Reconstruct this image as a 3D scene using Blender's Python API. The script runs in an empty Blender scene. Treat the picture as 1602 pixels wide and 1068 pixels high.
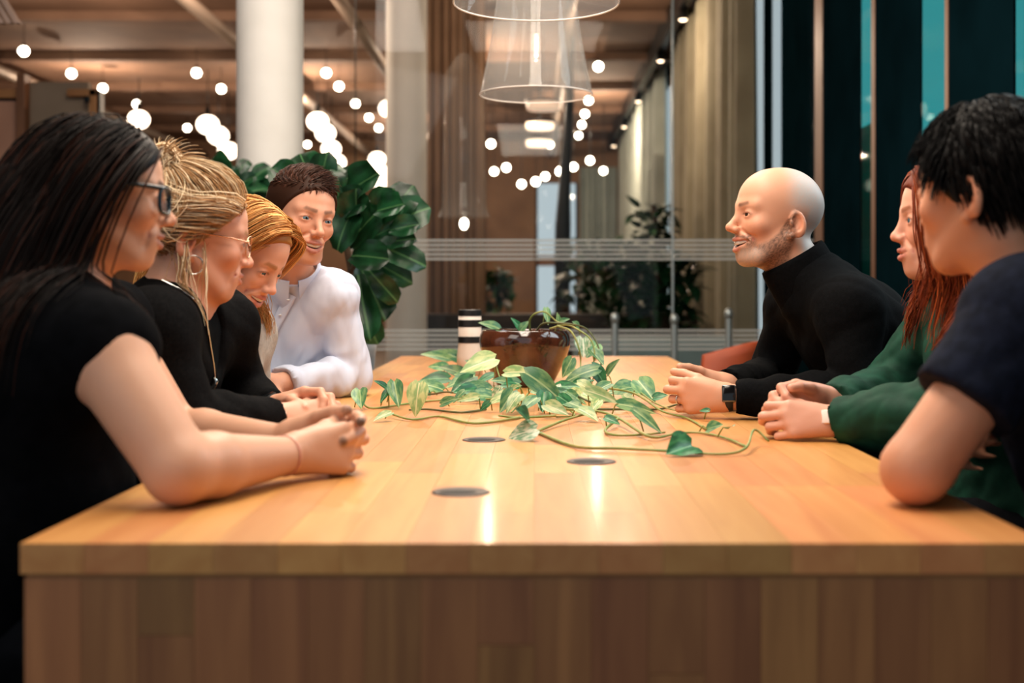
import bpy, math, random
import numpy as np
from mathutils import Vector, Matrix, noise as mnoise

random.seed(7)
rng = np.random.default_rng(7)
scene = bpy.context.scene
col = scene.collection

# ------------------------------------------------------------------ camera
FPX, CX, CY = 2000.0, 836.0, 455.0        # focal length and vanishing point in photo pixels (1602 x 1068)
CAMZ, TABZ = 1.02, 0.74
cam_d = bpy.data.cameras.new('camera')
cam = bpy.data.objects.new('camera', cam_d); col.objects.link(cam)
cam.location = (0, 0, CAMZ); cam.rotation_euler = (math.pi/2, 0, 0)
cam_d.sensor_width = 36.0; cam_d.sensor_fit = 'HORIZONTAL'
cam_d.lens = FPX/1602*36.0
cam_d.shift_x = -(CX-801)/1602; cam_d.shift_y = (CY-534)/1602
cam_d.clip_end = 200; cam_d.clip_start = 0.05
cam_d.dof.use_dof = True; cam_d.dof.focus_distance = 2.95
cam_d.dof.aperture_fstop = 3.1
scene.camera = cam

# ------------------------------------------------------------------ world, exposure
w = bpy.data.worlds.new('world'); scene.world = w; w.use_nodes = True
w.node_tree.nodes['Background'].inputs[0].default_value = (0.80, 0.92, 1.0, 1)
w.node_tree.nodes['Background'].inputs[1].default_value = 0.56
vs = scene.view_settings
vs.view_transform = 'Standard'; vs.look = 'None'; vs.gamma = 1.0; vs.use_curve_mapping = False
vs.exposure = 0.25
cy = scene.cycles
cy.use_denoising = True
cy.max_bounces = 7; cy.diffuse_bounces = 3; cy.glossy_bounces = 3; cy.transmission_bounces = 5; cy.transparent_max_bounces = 16
cy.caustics_reflective = False; cy.caustics_refractive = False
cy.sample_clamp_indirect = 4.0

def light(name, kind, loc, energy, color, size=1.0, size_y=None, aim=None, spot=None):
    d = bpy.data.lights.new(name, kind); o = bpy.data.objects.new(name, d); col.objects.link(o)
    o.location = loc; d.energy = energy; d.color = color
    if kind == 'AREA':
        d.size = size
        if size_y: d.shape = 'RECTANGLE'; d.size_y = size_y
    else:
        d.shadow_soft_size = size
    if spot: d.spot_size = spot; d.spot_blend = 0.6
    if aim is not None:
        o.rotation_euler = (Vector(aim)-Vector(loc)).to_track_quat('-Z', 'Y').to_euler()
    return o
# unseen area lights added overhead (warm), window light along the right wall (cool), unseen warm points for the lounge lamps behind
light('added_overhead_light', 'AREA', (-0.05, 2.45, 2.75), 70, (1.0, 0.86, 0.71), 0.7, 2.3, aim=(-0.05, 2.55, 0))  # unseen, added as key light concentrated on the table
light('added_overhead_light', 'AREA', (0.0, 5.2, 3.4), 60, (1.0, 0.86, 0.71), 1.2, 2.0, aim=(0.0, 5.0, 0))  # unseen, added over the far part of the table
light('added_overhead_light', 'AREA', (-1.5, 5.0, 3.7), 45, (1.0, 0.88, 0.77), 0.8, 1.6, aim=(-1.5, 6.2, 0))  # unseen, added to brighten the near white column
light('window_daylight', 'AREA', (1.84, 3.1, 1.9), 42, (0.80, 0.94, 1.0), 1.7, 1.7, aim=(-0.4, 2.7, 1.0))
light('added_overhead_light', 'AREA', (-1.9, 0.6, 3.2), 24, (1.0, 0.88, 0.77), 1.6, 1.6, aim=(0.3, 2.6, 0.9))  # unseen, added as fill for the people
for lx, ly, e_ in ((-4.7, 13.0, 110), (-2.6, 12.0, 105), (-3.3, 18.5, 130), (-6.2, 18.0, 130), (-0.6, 16.5, 110), (0.9, 12.8, 95), (1.0, 20.5, 130), (-2.2, 23.5, 130), (-1.0, 9.3, 60)):
    light('lounge_fill_light', 'POINT', (lx, ly, 3.5), e_*0.8, (1.0, 0.75, 0.55), 0.0)  # sizeless and unseen; the point near the beige curtain added to brighten it

# ------------------------------------------------------------------ helpers
def lin(h):
    h = h.lstrip('#'); c = [int(h[i:i+2], 16)/255 for i in (0, 2, 4)]
    return tuple((x/12.92 if x <= 0.04045 else ((x+0.055)/1.055)**2.4) for x in c)
def W(px, py, Y):
    return Vector(((px-CX)/FPX*Y, Y, CAMZ-(py-CY)/FPX*Y))
def ground_Y(py, h=0.0):                  # depth of a photo row on the table top (plus height h)
    return (CAMZ-TABZ-h)*FPX/(py-CY)

MATS = {}
def mat(name, color, rough=0.5, metal=0.0, spec=0.5, noise=None, bump=None, attr=None, objvar=None, emit=None, sss=0.0,
        sheen=0.0, coat=0.0, trans=0.0, alpha=1.0, ior=1.45, stretch=(1, 1, 1)):
    if name in MATS: return MATS[name]
    m = bpy.data.materials.new(name); MATS[name] = m; m.use_nodes = True
    nt = m.node_tree; N = nt.nodes; L = nt.links
    b = N['Principled BSDF']
    c = lin(color) if isinstance(color, str) else color
    b.inputs['Base Color'].default_value = (*c, 1)
    b.inputs['Roughness'].default_value = rough; b.inputs['Metallic'].default_value = metal
    b.inputs['Specular IOR Level'].default_value = spec; b.inputs['IOR'].default_value = ior
    b.inputs['Sheen Weight'].default_value = sheen; b.inputs['Coat Weight'].default_value = coat
    b.inputs['Transmission Weight'].default_value = trans; b.inputs['Alpha'].default_value = alpha
    if sss:
        b.inputs['Subsurface Weight'].default_value = sss
        b.inputs['Subsurface Radius'].default_value = (1.0, 0.35, 0.18); b.inputs['Subsurface Scale'].default_value = 0.008
    tc = N.new('ShaderNodeTexCoord'); mp = N.new('ShaderNodeMapping'); mp.inputs['Scale'].default_value = stretch
    L.new(tc.outputs['Object'], mp.inputs['Vector'])
    src = None
    if attr:
        a = N.new('ShaderNodeAttribute'); a.attribute_name = attr; src = a.outputs['Color']
    if noise:                             # (scale, dark colour, light colour)
        nz = N.new('ShaderNodeTexNoise'); nz.inputs['Scale'].default_value = noise[0]; nz.inputs['Detail'].default_value = 5
        L.new(mp.outputs['Vector'], nz.inputs['Vector'])
        rp = N.new('ShaderNodeValToRGB'); rp.color_ramp.elements[0].position = 0.3; rp.color_ramp.elements[1].position = 0.7
        rp.color_ramp.elements[0].color = (*lin(noise[1]), 1); rp.color_ramp.elements[1].color = (*lin(noise[2]), 1)
        L.new(nz.outputs['Fac'], rp.inputs['Fac'])
        if src is None: src = rp.outputs['Color']
        else:
            mx = N.new('ShaderNodeMix'); mx.data_type = 'RGBA'; mx.blend_type = 'MULTIPLY'; mx.inputs['Factor'].default_value = 1
            L.new(src, mx.inputs['A']); L.new(rp.outputs['Color'], mx.inputs['B']); src = mx.outputs['Result']
    if objvar:                            # value / hue jitter per object
        oi = N.new('ShaderNodeObjectInfo'); hs = N.new('ShaderNodeHueSaturation')
        mr = N.new('ShaderNodeMapRange'); mr.inputs['To Min'].default_value = 1-objvar; mr.inputs['To Max'].default_value = 1+objvar
        L.new(oi.outputs['Random'], mr.inputs['Value']); L.new(mr.outputs['Result'], hs.inputs['Value'])
        if src is not None: L.new(src, hs.inputs['Color'])
        else: hs.inputs['Color'].default_value = (*c, 1)
        src = hs.outputs['Color']
    if src is not None: L.new(src, b.inputs['Base Color'])
    if bump:                              # (scale, strength, distance)
        nz = N.new('ShaderNodeTexNoise'); nz.inputs['Scale'].default_value = bump[0]; nz.inputs['Detail'].default_value = 3
        L.new(mp.outputs['Vector'], nz.inputs['Vector'])
        bp = N.new('ShaderNodeBump'); bp.inputs['Strength'].default_value = bump[1]; bp.inputs['Distance'].default_value = bump[2]
        L.new(nz.outputs['Fac'], bp.inputs['Height']); L.new(bp.outputs['Normal'], b.inputs['Normal'])
    if emit:
        b.inputs['Emission Color'].default_value = (*lin(emit[0]), 1); b.inputs['Emission Strength'].default_value = emit[1]
    return m
def glass_mat(name, tint=(1, 1, 1), refl=0.12, rough=0.02, edge=1.35, haze=0.0):
    if name in MATS: return MATS[name]
    m = bpy.data.materials.new(name); MATS[name] = m; m.use_nodes = True
    nt = m.node_tree; N = nt.nodes; L = nt.links; N.remove(N['Principled BSDF'])
    t = N.new('ShaderNodeBsdfTransparent'); t.inputs[0].default_value = (*tint, 1)
    g = N.new('ShaderNodeBsdfGlossy'); g.inputs['Roughness'].default_value = rough
    lw = N.new('ShaderNodeLayerWeight'); lw.inputs['Blend'].default_value = 0.5
    pw = N.new('ShaderNodeMath'); pw.operation = 'POWER'; pw.inputs[1].default_value = 4.0; L.new(lw.outputs['Facing'], pw.inputs[0])
    ad = N.new('ShaderNodeMath'); ad.operation = 'MULTIPLY_ADD'; ad.inputs[1].default_value = edge-1.0; ad.inputs[2].default_value = refl; ad.use_clamp = True
    L.new(pw.outputs[0], ad.inputs[0])
    mx = N.new('ShaderNodeMixShader'); L.new(ad.outputs[0], mx.inputs[0]); L.new(t.outputs[0], mx.inputs[1]); L.new(g.outputs[0], mx.inputs[2])
    out_ = mx.outputs[0]
    if haze:
        df = N.new('ShaderNodeBsdfDiffuse'); df.inputs[0].default_value = (0.95, 0.93, 0.9, 1); tl = N.new('ShaderNodeBsdfTranslucent'); tl.inputs[0].default_value = (0.95, 0.93, 0.9, 1)
        m1 = N.new('ShaderNodeMixShader'); L.new(df.outputs[0], m1.inputs[1]); L.new(tl.outputs[0], m1.inputs[2])
        m2 = N.new('ShaderNodeMixShader'); m2.inputs[0].default_value = haze; L.new(out_, m2.inputs[1]); L.new(m1.outputs[0], m2.inputs[2]); out_ = m2.outputs[0]
    L.new(out_, N['Material Output'].inputs['Surface'])
    return m

def mesh(name, V, F, m, parent=None, smooth=True, cols=None, at=None):
    me = bpy.data.meshes.new(name)
    V = np.asarray(V, dtype=np.float32).reshape(-1, 3)
    if isinstance(F, np.ndarray):
        nf, k = F.shape
        me.vertices.add(len(V)); me.vertices.foreach_set('co', V.ravel())
        me.loops.add(nf*k); me.loops.foreach_set('vertex_index', F.astype(np.int32).ravel())
        me.polygons.add(nf); me.polygons.foreach_set('loop_start', np.arange(0, nf*k, k, dtype=np.int32))
        me.update(calc_edges=True)
    else:
        me.from_pydata([tuple(map(float, v)) for v in V], [], F)
    if smooth: me.polygons.foreach_set('use_smooth', np.ones(len(me.polygons), dtype=bool))
    if cols is not None:
        a = me.color_attributes.new('Col', 'FLOAT_COLOR', 'POINT')
        c4 = np.ones((len(V), 4), dtype=np.float32); c4[:, :3] = cols; a.data.foreach_set('color', c4.ravel())
    for mm in (m if isinstance(m, (list, tuple)) else [m]): me.materials.append(mm)
    return link(name, me, parent, at)
def link(name, me, parent=None, at=None):
    o = bpy.data.objects.new(name, me); col.objects.link(o)
    if parent is not None: o.parent = parent
    if at is not None: o.location = at
    return o
def tag(o, label=None, cat=None, group=None, kind=None):
    if label: o['label'] = label
    if cat: o['category'] = cat
    if group: o['group'] = group
    if kind: o['kind'] = kind
    return o
def empty(name, loc=(0, 0, 0), label=None, cat=None, group=None, kind=None):
    o = bpy.data.objects.new(name, None); col.objects.link(o); o.location = loc; o.empty_display_size = 0.05
    return tag(o, label, cat, group, kind)
def loc_of(parent): return Vector(parent.location) if parent is not None else Vector((0, 0, 0))

def box_data(lo, hi, bev=0.0):
    lo = np.array(lo, float); hi = np.array(hi, float)
    if bev <= 0:
        V = [(x, y, z) for x in (lo[0], hi[0]) for y in (lo[1], hi[1]) for z in (lo[2], hi[2])]
        F = [(0, 1, 3, 2), (4, 6, 7, 5), (0, 4, 5, 1), (2, 3, 7, 6), (0, 2, 6, 4), (1, 5, 7, 3)]
        return V, F
    import bmesh
    bm = bmesh.new(); bmesh.ops.create_cube(bm, size=1)
    for v in bm.verts: v.co = Vector((lo+hi)/2)+Vector(v.co)*1.0 if False else Vector([(lo[i]+hi[i])/2+v.co[i]*(hi[i]-lo[i]) for i in range(3)])
    bmesh.ops.bevel(bm, geom=bm.edges[:]+bm.verts[:], offset=bev, segments=2, affect='EDGES', profile=0.5)
    V = [tuple(v.co) for v in bm.verts]; bm.verts.index_update(); F = [[v.index for v in f.verts] for f in bm.faces]; bm.free()
    return V, F
def box(name, lo, hi, m, parent=None, bev=0.0, smooth=False):
    V, F = box_data(lo, hi, bev)
    p = loc_of(parent)
    if parent is None:                     # keep origins sensible
        c = Vector([(lo[i]+hi[i])/2 for i in range(3)])
        c.z = lo[2]
        o = mesh(name, [Vector(v)-c for v in V], F, m, None, smooth, at=c)
    else:
        o = mesh(name, [Vector(v)-p for v in V], F, m, parent, smooth)
    return o

def tube_data(P, R, sides=6, cap=True, flat=1.0):
    """P (N,S,3) polylines, R (N,S) radii -> verts, quad faces"""
    P = np.asarray(P, float); R = np.asarray(R, float)
    if P.ndim == 2: P = P[None]; R = R[None]
    N, S, _ = P.shape
    T = np.gradient(P, axis=1); T /= np.linalg.norm(T, axis=2, keepdims=True)+1e-12
    ref = np.where(np.abs(T[:, :1, 2:3]) < 0.9, np.array([0, 0, 1.0]), np.array([1.0, 0, 0]))
    U = np.zeros_like(P); u = np.cross(T[:, 0], ref[:, 0]); u /= np.linalg.norm(u, axis=1, keepdims=True)+1e-12
    U[:, 0] = u
    for i in range(1, S):
        u = u-(u*T[:, i]).sum(1, keepdims=True)*T[:, i]; u /= np.linalg.norm(u, axis=1, keepdims=True)+1e-12; U[:, i] = u
    B = np.cross(T, U)
    a = np.linspace(0, 2*np.pi, sides, endpoint=False)
    V = P[:, :, None, :]+R[:, :, None, None]*(np.cos(a)[None, None, :, None]*U[:, :, None, :]+flat*np.sin(a)[None, None, :, None]*B[:, :, None, :])
    V = V.reshape(-1, 3)
    i = np.arange(N)[:, None, None]*S*sides; s = np.arange(S-1)[None, :, None]*sides; k = np.arange(sides)[None, None, :]; k2 = (k+1) % sides
    F = np.stack([i+s+k, i+s+k2, i+s+sides+k2, i+s+sides+k], axis=-1).reshape(-1, 4)
    return V, F
def tube(name, pts, r, m, parent=None, sides=8, smooth=True, flat=1.0):
    P = np.array([tuple(p) for p in pts], float)
    R = np.full(len(P), r) if np.isscalar(r) else np.array(r, float)
    # closed caps by pinching
    d0 = P[0]-P[1]; d1 = P[-1]-P[-2]
    P = np.vstack([P[0]+d0*1e-4, P, P[-1]+d1*1e-4]); R = np.concatenate([[R[0]*0.05], R, [R[-1]*0.05]])
    V, F = tube_data(P, R, sides, flat=flat)
    p = loc_of(parent)
    if parent is None:
        c = Vector(P.min(0)); 
        return mesh(name, V-np.array(c), F, m, None, smooth, at=c)
    return mesh(name, V-np.array(p), F, m, parent, smooth)
def smooth_line(pts, n):
    P = np.array([tuple(p) for p in pts], float)
    if len(P) < 3:
        t = np.linspace(0, 1, n)[:, None]; return P[0]*(1-t)+P[-1]*t
    Q = np.vstack([2*P[0]-P[1], P, 2*P[-1]-P[-2]]); out = []
    for t in np.linspace(0, len(P)-1-1e-9, n):
        i = int(t); f = t-i; p0, p1, p2, p3 = Q[i], Q[i+1], Q[i+2], Q[i+3]
        out.append(0.5*((2*p1)+(-p0+p2)*f+(2*p0-5*p1+4*p2-p3)*f*f+(-p0+3*p1-3*p2+p3)*f**3))
    return np.array(out)
def lathe_data(prof, n=32, c=(0, 0, 0)):
    V = []; F = []; m_ = len(prof)
    for i in range(n):
        a = 2*math.pi*i/n
        for r, z in prof: V.append((c[0]+r*math.cos(a), c[1]+r*math.sin(a), c[2]+z))
    for i in range(n):
        j = (i+1) % n
        for k in range(m_-1): F.append((i*m_+k, j*m_+k, j*m_+k+1, i*m_+k+1))
    return V, F
def lathe(name, prof, m, at, parent=None, n=32, smooth=True):
    V, F = lathe_data(prof, n)
    p = Vector(at)-loc_of(parent)
    if parent is None: return mesh(name, V, F, m, None, smooth, at=at)
    return mesh(name, [Vector(v)+p for v in V], F, m, parent, smooth)
# ================================================================== the room
XR, XL, YB, YF, ZC = 1.9, -9.0, 27.0, -2.5, 4.2
M_floor = mat('floor_oak', '#5a4a3c', 0.45, noise=(3, '#4a3c30', '#6a5846'), stretch=(4, 0.4, 1))
M_ceil = mat('ceiling_brown', '#7a5e4c', 0.8, noise=(1.2, '#6c5242', '#886a56'))
M_wallb = mat('wall_taupe', '#8a6a52', 0.8, noise=(1.5, '#7a5c46', '#957358'))
M_teal = mat('dark_teal_panel', '#06141a', 0.8, spec=0.0, noise=(2, '#06161b', '#0a2027'))
M_trim = mat('brown_trim', '#7c5236', 0.5, noise=(6, '#6b452c', '#8a5d3f'), stretch=(1, 1, 0.2))
M_white = mat('white_plaster', '#e6e2da', 0.7, noise=(3, '#dedad2', '#ebe7e0'), bump=(60, 0.1, 0.002))
M_dark = mat('dark_metal', '#15181a', 0.4, 0.6)
M_steel = mat('steel_grey', '#b9c4c4', 0.35, 0.7)
M_pipe = mat('duct_grey', '#8d7d70', 0.5, 0.2)
M_win = glass_mat('teal_glass', (0.25, 0.66, 0.65), 0.01, 0.02, 1.06)
M_clear = glass_mat('clear_glass', (0.96, 0.97, 0.965), 0.008, 0.02, 1.2)
M_frost = mat('frosted_stripe', '#e8ebe8', 0.6, alpha=0.55)

def struct(name, lo, hi, m, label=None, parent=None, bev=0):
    o = box(name, lo, hi, m, parent, bev)
    if parent is None: o['kind'] = 'structure'
    if label: o['label'] = label
    return o
struct('floor', (XL, YF, -0.1), (XR, YB, 0), M_floor, 'dark oak floor of the long room')
cl = struct('ceiling', (XL, YF, ZC), (XR, YB, ZC+0.1), M_ceil, 'brown ceiling with ducts and lamps')
struct('wall_left', (XL-0.1, YF, 0), (XL, YB, ZC), M_wallb, 'warm brown far left wall')
# back wall with a window opening
bw = empty('wall_back', (0, YB, 0), 'brown back wall with a tall bright window', kind='structure')
wx0, wx1, wz0, wz1 = 0.02, 0.92, 0.55, 3.3
for nm, lo, hi in (('panel', (XL, YB, 0), (wx0, YB+0.15, ZC)), ('panel', (wx1, YB, 0), (XR, YB+0.15, ZC)),
                   ('panel', (wx0, YB, wz1), (wx1, YB+0.15, ZC)), ('panel', (wx0, YB, 0), (wx1, YB+0.15, wz0))):
    box(nm, lo, hi, M_wallb, bw)
wn = empty('window_1', (0.47, YB, wz0), 'tall bright window in the back wall', kind='structure')
box('pane', (wx0, YB+0.07, wz0), (wx1, YB+0.08, wz1), M_clear, wn)
box('frame', (wx0, YB-0.02, wz0), (wx0+0.05, YB+0.1, wz1), M_dark, wn)
box('frame', (wx1-0.05, YB-0.02, wz0), (wx1, YB+0.1, wz1), M_dark, wn)
box('transom', (wx0, YB-0.02, 1.55), (wx1, YB+0.1, 1.75), M_trim, wn)

# right wall: dark teal panels, wooden posts and narrow windows
wr = empty('wall_right', (XR, 0, 0), 'dark teal panelled window wall on the right', kind='structure')
segs = [(YF, 4.55), (5.07, 5.86), (6.29, 7.12), (7.46, 8.41), (8.66, 9.84), (10.25, 10.6), (15.9, 17.3), (25.6, YB)]
for a, b in segs: box('panel', (XR, a, 0), (XR+0.01, b, ZC), M_teal, wr)
for a, b in ((4.55, 5.07), (5.91, 6.29), (7.20, 7.46), (9.84, 10.25), (10.6, 15.9), (17.3, 25.6)):
    box('sill', (XR, a, 0), (XR+0.01, b, 0.25), M_teal, wr); box('header', (XR, a, 3.9), (XR+0.01, b, ZC), M_teal, wr)
for a, b in ((5.86, 5.91), (7.12, 7.20), (8.42, 8.65)):
    o = struct('trim_1', (XR-0.004, a, 0), (XR+0.01, b, ZC), M_trim, 'narrow brown wooden post between the dark panels'); o['group'] = 'wooden posts of the window wall'
k = 2
for a, b, lab in ((4.55, 5.07, 'teal window at the right edge of the photo'), (5.91, 6.29, 'broad teal window slit above the person in the green blouse'),
             (7.20, 7.46, 'narrow teal window slit in the dark wall'), (9.84, 10.25, 'pale window strip beside the beige curtain'),
             (10.6, 15.9, 'window behind the beige curtain'), (17.3, 25.6, 'far window behind the pale curtain')):
    w_ = empty('window_%d' % k, (XR+0.06, (a+b)/2, 0.25), lab, kind='structure'); k += 1
    box('pane', (XR+0.002, a, 0.25), (XR+0.006, b, 3.9), M_win if k < 6 else M_clear, w_)
    if 7 < (a+b)/2 < 8: box('outside_building_panel', (XR+0.008, a, 0.25), (XR+0.012, b, 1.97), mat('outside_building_grey', '#2a3c40', 0.5, noise=(8, '#1f2f33', '#3d5357')), w_)  # opaque panel standing in for the dark building outside the window

# curtains
def curtain(name, p0, p1, z0, z1, depth, folds, m, label, group=None):
    p0 = Vector((*p0, 0)); p1 = Vector((*p1, 0)); d = (p1-p0); L_ = d.length; d.normalize(); n = Vector((d.y, -d.x, 0))
    nu = folds*10+1; V = []; F = []
    for j, z in enumerate((z0, z0+(z1-z0)*0.5, z1)):
        amp = (1.15, 1.0, 0.8)[j]
        for i in range(nu):
            u = i/(nu-1); ph = u*folds*2*math.pi
            o_ = depth*amp*(math.sin(ph+0.8*math.sin(ph*0.37+name.__len__()))*0.8+0.3*math.sin(ph*0.53+1))
            q = p0+d*(u*L_)+n*o_; V.append((q.x-p0.x, q.y-p0.y, z-z0))
    for j in range(2):
        for i in range(nu-1): F.append((j*nu+i, j*nu+i+1, (j+1)*nu+i+1, (j+1)*nu+i))
    o = mesh(name, V, F, m, None, True, at=(p0.x, p0.y, z0))
    return tag(o, label, 'curtain', group)
M_cb = mat('curtain_beige', '#8c8470', 0.9, noise=(2, '#807863', '#969079'), sheen=0.2)
M_cc = mat('curtain_cream', '#a4ada4', 0.9, noise=(2, '#98a198', '#aeb7ae'), sheen=0.2)
M_ct = mat('curtain_brown', '#80644e', 0.9, noise=(2, '#735843', '#8c7059'), sheen=0.2)
curtain('curtain', (1.74, 10.4), (1.74, 15.8), 0.02, 4.1, 0.08, 13, M_cb, 'long beige curtain beside the dark wall behind the person in the turtleneck')
curtain('curtain', (1.74, 17.6), (1.74, 25.4), 0.02, 4.1, 0.10, 17, M_cc, 'pale cream curtain along the far right windows')
curtain('curtain', (-1.10, 13.2), (-0.50, 13.2), 0.02, 4.1, 0.022, 7, M_ct, 'brown gathered curtain right of the far white column')
curtain('curtain', (0.95, 26.6), (1.7, 26.6), 0.02, 3.6, 0.06, 6, M_cc, 'cream curtain beside the bright back window')

# columns
for (pa, pb, Y, lab) in ((371, 474, 7.0, 'round white column behind the person in the white shirt'), (604, 668, 11.4, 'farther round white column behind the big leaves')):
    r = (pb-pa)/2/FPX*Y; c = W((pa+pb)/2, CY, Y)
    tag(lathe('column', [(r, 0), (r, ZC)], M_white, (c.x, Y, 0), n=48), lab, 'column')

# glass partition with frosted stripes
GY = 8.6
gp = empty('glass_partition', (0.3, GY, 0), 'glass partition with frosted horizontal stripes across the room', 'partition')
gx = [-1.25, 0.0, 0.93, XR-0.02]
for a, b in zip(gx[:-1], gx[1:]):
    box('pane', (a+0.004, GY, 0.02), (b-0.004, GY+0.012, ZC-0.05), M_clear, gp)
    for z0 in (1.228, 1.259, 1.290, 1.321, 1.352, 0.622, 0.653, 0.684, 0.715, 0.746):
        box('frosted_stripe', (a+0.004, GY-0.003, z0), (b-0.004, GY-0.001, z0+0.015), M_frost, gp)
box('rail', (gx[0], GY-0.02, 0), (gx[-1], GY+0.03, 0.03), M_steel, gp); box('rail', (gx[0], GY-0.02, ZC-0.06), (gx[-1], GY+0.03, ZC), M_steel, gp)
for x in (0.93,): box('joint', (x-0.006, GY-0.006, 0.03), (x+0.006, GY+0.018, ZC-0.06), M_steel, gp)
# low metal barrier posts in front of the glass
for px, top, lab in ((962, 505, 'short pale metal post behind the table, nearest the plant'), (1055, 507, 'short pale metal post behind the table, between two others'), (1140, 498, 'short metal post with a round cap beside the person in the turtleneck')):
    c = W(px, top, 8.2)
    e = empty('barrier_post', (c.x, 8.2, 0), lab, 'post', 'low posts in front of the glass')
    lathe('shaft', [(0.022, 0), (0.022, c.z)], M_steel, (c.x, 8.2, 0), e, 12)
    lathe('cap', [(0.0, 0.07), (0.02, 0.06), (0.03, 0.035), (0.024, 0.0), (0, 0)], M_steel, (c.x, 8.2, c.z), e, 12)
    lathe('foot', [(0.0, 0.02), (0.07, 0.015), (0.07, 0)], M_steel, (c.x, 8.2, 0), e, 16)
tag(box('low_bench', (0.30, 9.6, 0), (1.5, 10.0, 0.66), mat('bench_bluegrey', '#8fa9ad', 0.6, noise=(3, '#7f989c', '#9db4b6')), bev=0.02), 'pale blue grey bench behind the glass partition', 'bench')
tag(box('sideboard', (-1.2, 12.1, 0), (1.55, 12.6, 0.80), mat('sideboard_dark', '#1b1512', 0.5, noise=(5, '#15100d', '#241b16')), bev=0.01), 'long dark sideboard behind the glass partition', 'sideboard')

# left: wood framed room front with door, slatted ceiling grille
wl = empty('door_1', (-3.6, 9.0, 0), 'wood framed doorway at the left edge', kind='structure')
def pxbox(name, x0, x1, y0, y1, Y, th, m, parent, zmin=None):
    a = W(x0, y1, Y); b = W(x1, y0, Y)
    return box(name, (a.x, Y, a.z if zmin is None else zmin), (b.x, Y+th, b.z), m, parent, 0.004)
M_oakf = mat('oak_frame', '#a87445', 0.5, noise=(5, '#966439', '#b98350'), stretch=(1, 1, 0.2))
M_taupe = mat('room_front_taupe', '#8b7966', 0.8, noise=(2, '#7d6c5a', '#968471'))
M_pink = mat('door_leaf_clay', '#b98a72', 0.7, noise=(2, '#ab7d66', '#c4957c'))
pxbox('door_leaf', -60, 26, 158, 500, 9.02, 0.05, M_pink, wl, 0.0)
pxbox('lintel', -60, 26, 139, 153, 9.0, 0.10, M_oakf, wl)
pxbox('gap', -60, 26, 153, 158, 9.03, 0.02, M_dark, wl)
pxbox('post', 25, 38, 115, 500, 8.95, 0.12, M_trim, wl, 0.0)
wf = empty('wall_front_left', (-3.3, 9.2, 0), 'taupe room front with an oak frame behind the person in the sleeveless top', kind='structure')
pxbox('panel', 38, 138, 128, 500, 9.05, 0.08, M_taupe, wf, 0.0)
pxbox('frame', 104, 150, 139, 150, 8.98, 0.10, M_oakf, wf)
pxbox('frame', 139, 150, 139, 500, 8.98, 0.10, M_oakf, wf, 0.0)
pxbox('dark_edge', 150, 156, 141, 500, 9.0, 0.10, M_dark, wf, 0.0)
hg = pxbox('hinge_closer', 131, 139, 150, 160, 8.95, 0.03, M_dark, wf)
gr = empty('slatted_grille', W(10, 20, 7.0), 'pale slatted ceiling grille in the top left corner', 'grille')
M_slat = mat('slat_pale', '#a08678', 0.6, noise=(4, '#927a6c', '#ab9184'))
for i in range(7):
    a = W(-46+i*12, 36, 7.0); b = W(-86+i*12, -30, 7.0)
    V = []
    for q, Y in ((a, 7.0), (b, 7.0)):
        for dx, dy in ((-0.012, 0), (0.012, 0), (0.012, 0.05), (-0.012, 0.05)): V.append(Vector((q.x+dx, Y+dy, q.z))-gr.location)
    mesh('slat', V, [(0, 1, 2, 3), (7, 6, 5, 4), (0, 4, 5, 1), (1, 5, 6, 2), (2, 6, 7, 3), (3, 7, 4, 0)], M_slat, gr, False)

# ceiling ducts and beams
for i, Y in enumerate((12.0, 14.5, 17.0, 19.5, 22.0, 24.5)):
    tag(box('ceiling_beam', (XL+0.1, Y, 4.09), (XR-0.05, Y+0.18, ZC-0.002), M_ceil), 'transverse ceiling beam, number %s from the glass' % ('one two three four five six'.split()[i]), 'beam', 'ceiling beams')
for i, (x, lab) in enumerate(((-6.9, 'left'), (-3.4, 'middle'), (-1.9, 'near the columns'), (0.35, 'above the plant'))):
    P = [(x, 9.5, 3.86), (x, 26.8, 3.86)]
    tag(tube('ceiling_duct', P, 0.07, M_pipe, sides=12), 'long round ceiling duct, %s' % lab, 'duct', 'ceiling ducts')
tag(box('track_rail', (1.50, 10.5, 3.94), (1.58, 26.5, ZC-0.002), M_dark), 'black lighting track above the right curtains', 'track')

# ceiling bulbs, track spots, opal globes
M_bulb = mat('bulb_glow', '#fff2dc', 0.4, emit=('#fff0d8', 14.0))
M_spot = mat('spot_glow', '#ffdcb4', 0.4, emit=('#ffdcb8', 6.0))
M_opal = mat('opal_glow', '#fff0de', 0.4, emit=('#ffe6cc', 5.0))
def sphere_data(r, nu=16, nv=10, sz=1.0):
    prof = [(max(r*math.sin(math.pi*k/nv), 1e-5), -r*sz*math.cos(math.pi*k/nv)) for k in range(nv+1)]
    return lathe_data(prof, nu)
bulb_me = None
rows = {'far left row': (-2.13, (375, 340, 317, 292, 255, 231)), 'second left row': (-1.55, (341, 316, 241, 229)),
        'row beside the white columns': (-0.955, (341, 320, 293, 271, 255)), 'row right of the glass lamp': (0.285, (351, 298, 277, 260, 243))}
ordn = 'nearest second third fourth fifth sixth'.split()
cap_V, cap_F = lathe_data([(0.0001, 0.32), (0.004, 0.32), (0.004, 0.09), (0.022, 0.085), (0.026, 0.04)], 10)
bV, bF = sphere_data(0.058)
cap_me = bulb_me = None
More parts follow.
